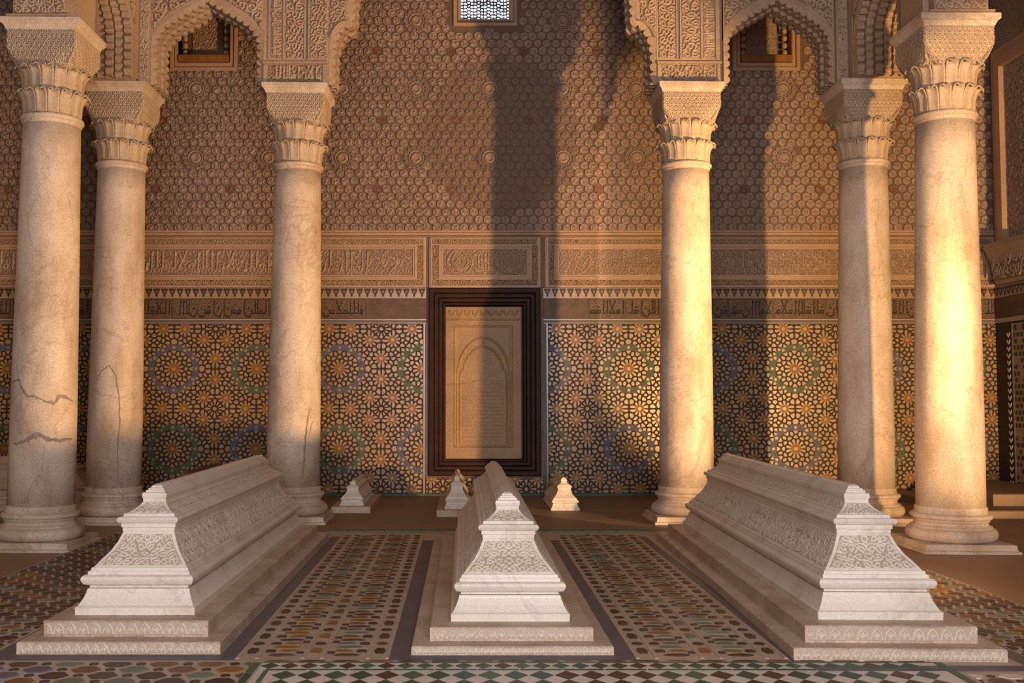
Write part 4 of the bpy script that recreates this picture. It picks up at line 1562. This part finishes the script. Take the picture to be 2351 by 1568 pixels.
def tomb(x, y0, y1, label, rot=0.0, lift=(0.029, 0.072), wscale=1.0, zscale=1.0, seed=1, carved=True, mm=('tombw', 'tomb', 'carve'), plinths=2, k=1.3, nm='marble_tomb', sm=1.0):
    t = empty(nm, (x, y0, 0), (0, 0, rot))
    tag(t, label, 'tomb', 'marble tombs')
    W0 = 0.3115 * wscale
    Ln = y1 - y0

    def ring(hw, z):
        i = (W0 - hw) * k
        return [(-hw, i, z), (hw, i, z), (hw, Ln - i, z), (-hw, Ln - i, z)]
    p1, p2 = lift
    c = 0.003
    if plinths >= 1:
        b = B()
        b.loft([ring(W0, 0), ring(W0, p1 - c), ring(W0 - c, p1)])
        b.build('lower_step', mm[0], t)
    if plinths >= 2:
        W2 = 0.257 * wscale
        b = B()
        b.loft([ring(W2, p1), ring(W2, p2 - c), ring(W2 - c, p2)])
        b.build('upper_step', mm[0], t)
    dz = (p2 if plinths == 2 else (p1 if plinths == 1 else 0)) - 0.071

    def sc(L):
        return [(h * wscale, (z - 0.071) * zscale + 0.071 + dz) for h, z in L]
    A, PA, A2, PA2, A3 = sc(LV), sc(PANEL), sc(LV2), sc(PANEL2), sc(LV3)
    b = B()
    b.loft([ring(*p) for p in A[:7]])
    b.build('base_block', mm[1], t)
    b = B()
    b.loft([ring(*p) for p in A[7:]])
    b.build('lower_moulding', mm[1], t)

    def dens(L, n):
        L = np.array(L)
        s = np.linspace(0, 1, len(L))
        q = np.linspace(0, 1, n)
        return list(zip(np.interp(q, s, L[:, 0]), np.interp(q, s, L[:, 1])))
    b = B()
    b.loft([ring(*p) for p in dens(PA, 17)])
    body = b.build('lower_body', mm[1], t)
    b = B()
    b.loft([ring(*p) for p in A2])
    b.build('upper_moulding', mm[1], t)
    b = B()
    b.loft([ring(*p) for p in dens(PA2, 9)])
    body2 = b.build('upper_body', mm[1], t)
    b = B()
    b.loft([ring(*p) for p in A3])
    b.build('ridge', mm[1], t)
    if not carved:
        return t
    # carved panels lying on the hollow faces
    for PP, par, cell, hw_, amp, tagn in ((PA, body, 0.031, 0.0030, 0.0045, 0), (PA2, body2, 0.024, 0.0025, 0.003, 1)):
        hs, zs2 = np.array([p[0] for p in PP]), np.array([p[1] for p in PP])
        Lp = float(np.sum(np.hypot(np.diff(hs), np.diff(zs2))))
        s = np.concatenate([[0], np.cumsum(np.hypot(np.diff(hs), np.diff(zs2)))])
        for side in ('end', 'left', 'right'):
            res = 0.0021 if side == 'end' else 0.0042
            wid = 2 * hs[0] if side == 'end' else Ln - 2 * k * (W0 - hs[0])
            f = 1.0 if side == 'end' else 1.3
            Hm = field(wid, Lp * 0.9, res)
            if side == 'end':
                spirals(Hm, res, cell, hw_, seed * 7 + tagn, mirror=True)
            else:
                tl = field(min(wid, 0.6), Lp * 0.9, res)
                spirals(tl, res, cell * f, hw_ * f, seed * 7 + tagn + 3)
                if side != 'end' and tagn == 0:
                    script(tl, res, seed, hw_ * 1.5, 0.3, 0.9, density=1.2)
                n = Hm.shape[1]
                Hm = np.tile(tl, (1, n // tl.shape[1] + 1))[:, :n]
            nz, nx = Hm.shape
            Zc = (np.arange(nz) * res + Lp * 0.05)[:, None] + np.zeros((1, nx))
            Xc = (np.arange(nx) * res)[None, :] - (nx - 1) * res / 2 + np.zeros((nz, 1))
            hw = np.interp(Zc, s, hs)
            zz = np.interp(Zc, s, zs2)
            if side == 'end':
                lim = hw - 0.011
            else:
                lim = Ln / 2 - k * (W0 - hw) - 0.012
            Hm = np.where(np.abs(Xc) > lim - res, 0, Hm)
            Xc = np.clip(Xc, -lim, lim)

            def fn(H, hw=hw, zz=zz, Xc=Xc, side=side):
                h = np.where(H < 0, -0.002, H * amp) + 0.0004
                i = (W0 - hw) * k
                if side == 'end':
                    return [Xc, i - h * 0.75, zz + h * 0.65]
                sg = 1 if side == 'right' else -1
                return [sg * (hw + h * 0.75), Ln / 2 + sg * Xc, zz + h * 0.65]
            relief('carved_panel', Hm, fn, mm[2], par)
    # low frieze cut into the step ends
    for zb, hgt, hw0, nmv in ((0.0, p1, W0, 0), (p1, p2 - p1, 0.257 * wscale, 1)):
        hh = hgt - 0.010
        res = 0.002
        Hm = field(2 * hw0 - 0.016, hh, res)
        Wd, Hd = (Hm.shape[1] - 1) * res, (Hm.shape[0] - 1) * res
        n = int(Wd / (Hd * 0.95))
        for q in range(n + 1):
            cx = q * Wd / n
            draw(Hm, res, [(cx - Hd * 0.42, 0.1 * Hd), (cx - Hd * 0.3, 0.6 * Hd), (cx, 0.92 * Hd), (cx + Hd * 0.3, 0.6 * Hd), (cx + Hd * 0.42, 0.1 * Hd)], 0.0026, 0.9)
            draw(Hm, res, [(cx, 0.12 * Hd), (cx, 0.55 * Hd)], 0.0032, 0.8)
            for sg in (-1, 1):
                draw(Hm, res, [(cx, 0.2 * Hd), (cx + sg * Hd * 0.2, 0.45 * Hd)], 0.0026, 0.8)
        yy = (W0 - hw0) * k
        flat_relief('carved_frieze', Hm, res, (-hw0 + 0.008, yy - 0.0004, zb + 0.005), FRONT['U'], FRONT['V'], FRONT['N'], 0.0032, 'step_carve', t)
    return t


tomb(0.150, 3.28, 5.78, 'white marble tomb in the middle, its end facing the camera below the framed slab', seed=2)
tomb(-1.066, 3.29, 5.90, 'large marble tomb on the left beside the columns', lift=(0.040, 0.090), wscale=1.01, zscale=1.02, seed=3)
tomb(1.312, 3.205, 5.93, 'large marble tomb on the right in front of the brightest column', rot=-0.03, lift=(0.040, 0.092), wscale=1.02, zscale=1.03, seed=4)
# small tombs by the back wall
tomb(-0.771, 7.215, 8.15, 'small marble tomb by the back wall beside the third column from the left', lift=(0.044, 0.044), wscale=0.43, zscale=0.42, carved=False, plinths=1, seed=5, nm='small_tomb')
tomb(-0.046, 6.985, 7.95, 'small golden lit tomb just below the framed slab', lift=(0.045, 0.045), wscale=0.43, zscale=0.55, carved=False, plinths=1, seed=6, nm='small_tomb')
tomb(0.708, 7.30, 8.2, 'small tomb without a step by the back wall, right of the framed slab', lift=(0.02, 0.02), wscale=0.52, zscale=0.56, carved=False, plinths=0, seed=7, nm='small_tomb')
tomb(-1.84, 6.7, 8.2, 'low red brown tomb half hidden behind the large left tomb', lift=(0.03, 0.05), wscale=0.75, zscale=0.63, carved=False, mm=('redstone', 'redstone', 'redstone'), seed=8, nm='small_tomb')
o = tomb(-2.5, 7.62, 9.0, 'low brown tomb in the corner behind the two left columns', rot=PI / 2, lift=(0.04, 0.07), wscale=0.9, zscale=0.75, carved=False, mm=('tombw', 'tombw', 'tombw'), seed=9, nm='small_tomb')
# low brown platform in the right corner
b = B()
b.cbox(3.35, 4.25, 6.9, 8.4, 0, 0.05, 0.006)
b.cbox(3.6, 4.25, 7.2, 8.4, 0.05, 0.13, 0.006)
pf = b.build('grave_platform', 'floor')
tag(pf, 'low brown stepped platform in the right corner behind the brightest column', 'platform')

# ------------------------------------------------------------------ floor mosaic
ftiles = []     # (polygon, material index)
FM = ['fdark', 'fochre', 'fsage', 'frust', 'fgreen', 'fblue', 'fwhite', 'slate']
g = B()
g.box(-2.03, 2.13, 2.2, 6.2, 0.0, 0.002)
g.build('mosaic_bed', 'fcream', floor)
r = random.Random(21)


def rot_hex(cx, cy, w_, h_, skew=0.0, pt=0.3):
    a, b = w_ / 2, h_ / 2
    q = [(-a, 0), (-a * (1 - pt), -b), (a * (1 - pt), -b), (a, 0), (a * (1 - pt), b), (-a * (1 - pt), b)]
    return [(cx + p[0], cy + p[1] + skew * p[0]) for p in q]


def lens(cx, cy, w_, h_, skew=0.0):
    a, b = w_ / 2, h_ / 2
    q = [(-a, 0), (-a * 0.6, -b * 0.75), (0, -b), (a * 0.6, -b * 0.75), (a, 0), (a * 0.6, b * 0.75), (0, b), (-a * 0.6, b * 0.75)]
    return [(cx + p[0], cy + p[1] + skew * p[0]) for p in q]


def strips(x0, x1, y0, y1, seed):
    r = random.Random(seed)
    wtot = x1 - x0
    u = wtot / 0.473
    s, n, w_ = 0.013 * u, 0.046 * u, 0.1285 * u
    cxs = [x0 + s + n / 2, x0 + 2 * s + n + w_ / 2, x0 + 3 * s + n + w_ + n / 2, x0 + 4 * s + 2 * n + 1.5 * w_, x0 + 5 * s + 2.5 * n + 2 * w_]
    per = 0.2
    y = y0
    k = 0
    while y < y1 - 0.05:
        hue = r.choice([1, 1, 2, 2, 3])
        for ci in (0, 4):
            ftiles.append((rot_hex(cxs[ci], y + 0.055, n * 0.80, 0.072, 0, 0.4), 0))
            ftiles.append((lens(cxs[ci], y + 0.15, n * 0.84, 0.042), 0 if r.random() < 0.8 else 3))
        ftiles.append((rot_hex(cxs[2], y + 0.055, n * 0.82, 0.075, 0, 0.3), hue))
        ftiles.append((lens(cxs[2], y + 0.15, n * 0.84, 0.042), 0))
        for ci, sg in ((1, 1), (3, -1)):
            c = cxs[ci]
            hue2 = r.choice([1, 2, 2, 1, 3])
            ftiles.append((lens(c, y + 0.0, w_ * 0.66, 0.034), 0))
            ftiles.append((lens(c, y + 0.1, w_ * 0.72, 0.040), hue2))
            for sy in (-1, 1):
                yy = y + 0.05 if sy < 0 else y + 0.15
                ftiles.append((rot_hex(c - sg * w_ * 0.34, yy, w_ * 0.27, 0.036), 0))
                ftiles.append((lens(c + sg * w_ * 0.10, yy, w_ * 0.50, 0.038, sg * sy * -0.12), hue2 if sy > 0 else hue))
                ftiles.append((rot_hex(c + sg * w_ * 0.40, yy + sy * 0.02, w_ * 0.19, 0.030), 0))
        # joints: the long straps stand slightly proud
        y += per
        k += 1
    g = B()
    for xx in (x0 + s / 2, x0 + s * 1.5 + n, x0 + 2.5 * s + n + w_, x0 + 3.5 * s + 2 * n + w_, x0 + 4.5 * s + 2 * n + 2 * w_, x1 - s / 2):
        g.box(xx - s * 0.46, xx + s * 0.46, y0 - 0.04, y1, 0.002, 0.0042)
    g.build('strap', 'fcream', floor)


strips(-0.694, -0.227, 3.28, 6.12, 1)
strips(0.522, 0.985, 3.28, 6.12, 2)


def lattice_zone(x0, x1, y0, y1, a, seed, gap, hues, sx=1.0):
    r = random.Random(seed)
    b = a * 0.46
    for j in range(int((y1 - y0) / b) + 2):
        for i in range(-1, int((x1 - x0) / a) + 2):
            cx, cy = x0 + (i + (0.5 if j % 2 else 0)) * a, y0 + j * b
            big = [(cx + p[0], cy + p[1]) for p in ((-0.32 * a, 0), (-0.14 * a, -0.54 * b), (0.14 * a, -0.54 * b), (0.32 * a, 0), (0.14 * a, 0.54 * b), (-0.14 * a, 0.54 * b))]
            small = lens(cx + 0.5 * a, cy, 0.22 * a, 0.5 * b)
            for c, h in ((big, r.choice(hues)), (small, 0)):
                c = clip_rect(c, x0 + 0.004, x1 - 0.004, y0 + 0.004, y1 - 0.004)
                if c and area(c) > 1e-4:
                    ftiles.append((c, h))


lattice_zone(-2.02, -1.46, 2.4, 6.15, 0.115, 3, 0.022, [0, 0, 0, 2, 3, 1])
lattice_zone(-1.45, -0.63, 2.4, 3.195, 0.14, 4, 0.022, [0, 0, 1, 2, 5, 3, 5])
lattice_zone(1.72, 2.12, 3.08, 6.15, 0.105, 5, 0.02, [0, 0, 2, 1, 3])
lattice_zone(1.44, 2.12, 2.4, 3.06, 0.115, 6, 0.02, [3, 0, 6, 6, 3])
# slate strips framing the tombs
g = B()
for x0, x1, y0, y1 in ((-0.227, -0.165, 3.215, 5.85), (0.464, 0.522, 3.215, 5.85), (-0.165, 0.464, 3.215, 3.275),
                       (-0.748, -0.696, 3.215, 6.0), (-1.45, -1.385, 3.215, 6.0), (-1.385, -0.748, 3.215, 3.285),
                       (0.987, 1.03, 3.18, 6.0), (1.66, 1.715, 3.1, 6.0), (1.03, 1.66, 3.09, 3.15)):
    g.box(x0, x1, y0, y1, 0.002, 0.0035)
g.build('slate_border', 'slate', floor)
# green edging at the back of the mosaic
g = B()
x = -0.78
while x < 1.1:
    wv = 0.105
    g.cbox(x, x + wv - 0.003, 6.2, 6.245, 0.0, 0.012, 0.002)
    x += wv
g.build('green_edging', 'fgreen', floor)
# row of dark lenses, then the green and white chequers in front
x = -0.6
k = 0
while x < 1.38:
    ftiles.append((lens(x + 0.045, 3.205, 0.085, 0.022), 0 if k % 3 else 3))
    x += 0.1
    k += 1


def diamond(cx, cy, a, b):
    return [(cx - a, cy), (cx, cy - b), (cx + a, cy), (cx, cy + b)]


CX0, CX1 = -0.60, 1.40
p1_ = 0.0572
n = int((CX1 - CX0) / p1_)
g = B()
g.box(CX0, CX1, 2.3, 3.185, 0.002, 0.0028)
g.build('white_bed', 'fwhite', floor)
for i in range(n):
    cx = CX0 + (i + 0.5) * p1_
    ftiles.append((diamond(cx, 3.150, p1_ * 0.48, 0.032), r.choice([4, 4, 4, 0])))
p2_ = 0.0735
nb = int((CX1 - CX0 - 0.06) / p2_)
for jrow in range(8):
    cy = 3.046 - jrow * 0.094
    for i in range(nb):
        cx = CX0 + 0.05 + (i + 0.5) * p2_
        if cx > CX1 - 0.03:
            continue
        ftiles.append((diamond(cx, cy, p2_ * 0.49, 0.046), r.choice([4, 4, 0])))
for x0, x1, y0, y1 in ((CX0, CX1, 3.183, 3.192), (CX0 + 0.02, CX1, 3.098, 3.112), (CX0 - 0.03, CX0 - 0.008, 2.3, 3.19), (CX0 + 0.02, CX0 + 0.034, 2.3, 3.098), (CX1, CX1 + 0.026, 2.3, 3.19)):
    # edging made of short green bars
    nn = max(1, int(max(x1 - x0, y1 - y0) / 0.12))
    for k in range(nn):
        if x1 - x0 > y1 - y0:
            a, b = x0 + (x1 - x0) * k / nn, x0 + (x1 - x0) * (k + 1) / nn
            ftiles.append(([(a + 0.001, y0), (b - 0.001, y0), (b - 0.001, y1), (a + 0.001, y1)], 4))
        else:
            a, b = y0 + (y1 - y0) * k / nn, y0 + (y1 - y0) * (k + 1) / nn
            ftiles.append(([(x0, a + 0.001), (x1, a + 0.001), (x1, b - 0.001), (x0, b - 0.001)], 4))


def vis_key(t):
    c = np.mean(np.array(t[0]), 0)
    u = c[0] / c[1] * 2415 + 1065
    vis = c[1] > 2.99 and -10 < u < 2360
    return -(area(t[0]) / c[1] ** 3) if vis else 0.0


ftiles = [(p if sum(p[i][0] * p[(i + 1) % len(p)][1] - p[(i + 1) % len(p)][0] * p[i][1] for i in range(len(p))) > 0 else p[::-1], m_) for p, m_ in ftiles]
ftiles.sort(key=vis_key)
for p, m_ in ftiles[:300]:
    n_ = len(p)
    cx, cy = sum(q[0] for q in p) / n_, sum(q[1] for q in p) / n_
    g = B()
    g.tile([(q[0] - cx, q[1] - cy) for q in p], 0.0, 0.0022)
    o = g.build('floor_tile', FM[m_], floor)
    o.location = (cx, cy, 0.0022)
g = B()
for p, m_ in ftiles[300:]:
    g.tile(p, 0.0022, 0.0044, None, m_)
o = g.build('floor_tiles', FM, floor)
o['kind'] = 'stuff'

# ------------------------------------------------------------------ right wall, seen at the edge of the frame
X = XR
g = B()
# tall frame round a recessed panel
for (y0, y1, z0, z1, d) in ((8.28, 8.36, 2.0, 3.48, 0.03), (8.20, 8.28, 2.0, 3.40, 0.055), (5.5, 8.36, 3.48, 3.56, 0.03), (5.5, 8.28, 3.40, 3.48, 0.055)):
    g.box(X - d, X, y0, y1, z0, z1)
nf = g.build('niche_frame', 'frieze')
tag(nf, 'tall brown moulded frame on the right hand wall beyond the brightest column', 'frame')
res = 0.006
Hm = spirals(field(1.2, 1.35, res), res, 0.09, 0.011, 201)
flat_relief('carved_panel', Hm, res, (X - 0.0005, 8.18, 2.03), (0, -1, 0), (0, 0, 1), (-1, 0, 0), 0.016, 'stucco', wall_right)
Hm = rosettes(field(2.6, 1.1, 0.006), 0.006, 0.075)
flat_relief('boss_field', Hm, 0.006, (X - 0.0005, 8.4, 3.57), (0, -1, 0), (0, 0, 1), (-1, 0, 0), 0.016, 'stucco', wall_right)
b = B()
b.loft([[(X - d, y0, z), (X, y0, z), (X, y1, z), (X - d, y1, z)] for d, y0, y1, z in ((0.05, 7.6, 8.32, 1.68), (0.06, 7.6, 8.33, 1.70), (0.09, 7.6, 8.34, 1.86), (0.12, 7.6, 8.35, 1.95), (0.13, 7.6, 8.36, 1.96), (0.13, 7.6, 8.36, 2.0))])
ic = b.build('impost_block', 'stucco2')
tag(ic, 'pale carved impost block on the right hand wall at the edge of the frame', 'impost')
Hm = spirals(field(0.6, 0.22, 0.004), 0.004, 0.09, 0.008, 77)
flat_relief('carved_face', Hm, 0.004, (X - 0.088, 8.30, 1.71), (0, -1, 0), (0, 0, 1), (-1, 0, 0), 0.012, 'st_carve', ic)
g = B()
g.box(X - 0.008, X, 5.5, WY, 1.582, 1.664, 0)
g.box(X - 0.010, X, 5.5, WY, 1.418, 1.578, 1)
g.box(X - 0.012, X, 5.5, WY, 1.378, 1.414, 2)
g.box(X - 0.006, X, 5.5, WY, 0.02, 1.376, 3)
g.build('dado_ground', ['cream', 'band', 'trim_line', 'strap_dark'], wall_right)
for k in range(24):
    o = link('crenel', KIDS['crenel'], wall_right)
    o.location = (X - 0.008, WY - 0.05 - k * 0.0618, 1.594)
    o.rotation_euler = (0, 0, -PI / 2)
# white chevrons up the edge, then a net of dark pieces
for k in range(22):
    zc = 0.12 + k * 0.055
    gg = B()
    pts = [(-0.022, 0.018), (-0.022, 0.0), (0, -0.02), (0.022, 0.0), (0.022, 0.018), (0, 0.0)]
    gg.add([(X - 0.011, 8.24 + p[0], zc + p[1]) for p in pts] + [(X - 0.006, 8.24 + p[0], zc + p[1]) for p in pts],
           [(0, 1, 2, 5), (5, 2, 3, 4)] + [(i, (i + 1) % 6, 6 + (i + 1) % 6, 6 + i) for i in range(6)])
    gg.build('chevron', 'fwhite', wall_right)
g = B()
g.box(X - 0.010, X, 8.17, 8.19, 0.1, 1.36, 0)
g.build('tile_trim', ['trim_line'], wall_right)
r = random.Random(9)
P = [(7.3 + i * 0.055 + (0.0275 if j % 2 else 0), 0.12 + j * 0.05) for i in range(16) for j in range(25)]
g = B()
g.box(X - 0.008, X, 7.2, 8.165, 0.1, 1.36, 0)
for c in voronoi(P, range(len(P)), 0.02, 16, 0.06):
    if c:
        c = clip_rect(c, 7.21, 8.155, 0.11, 1.35)
        if c and r.random() < 0.85:
            g.tile(chaikin(c), 0.007, 0.011, lambda u, v, h: (X - h, u, v), 1)
o = g.build('mosaic_tiles', ['cream', 'letter'], wall_right)
o['kind'] = 'stuff'
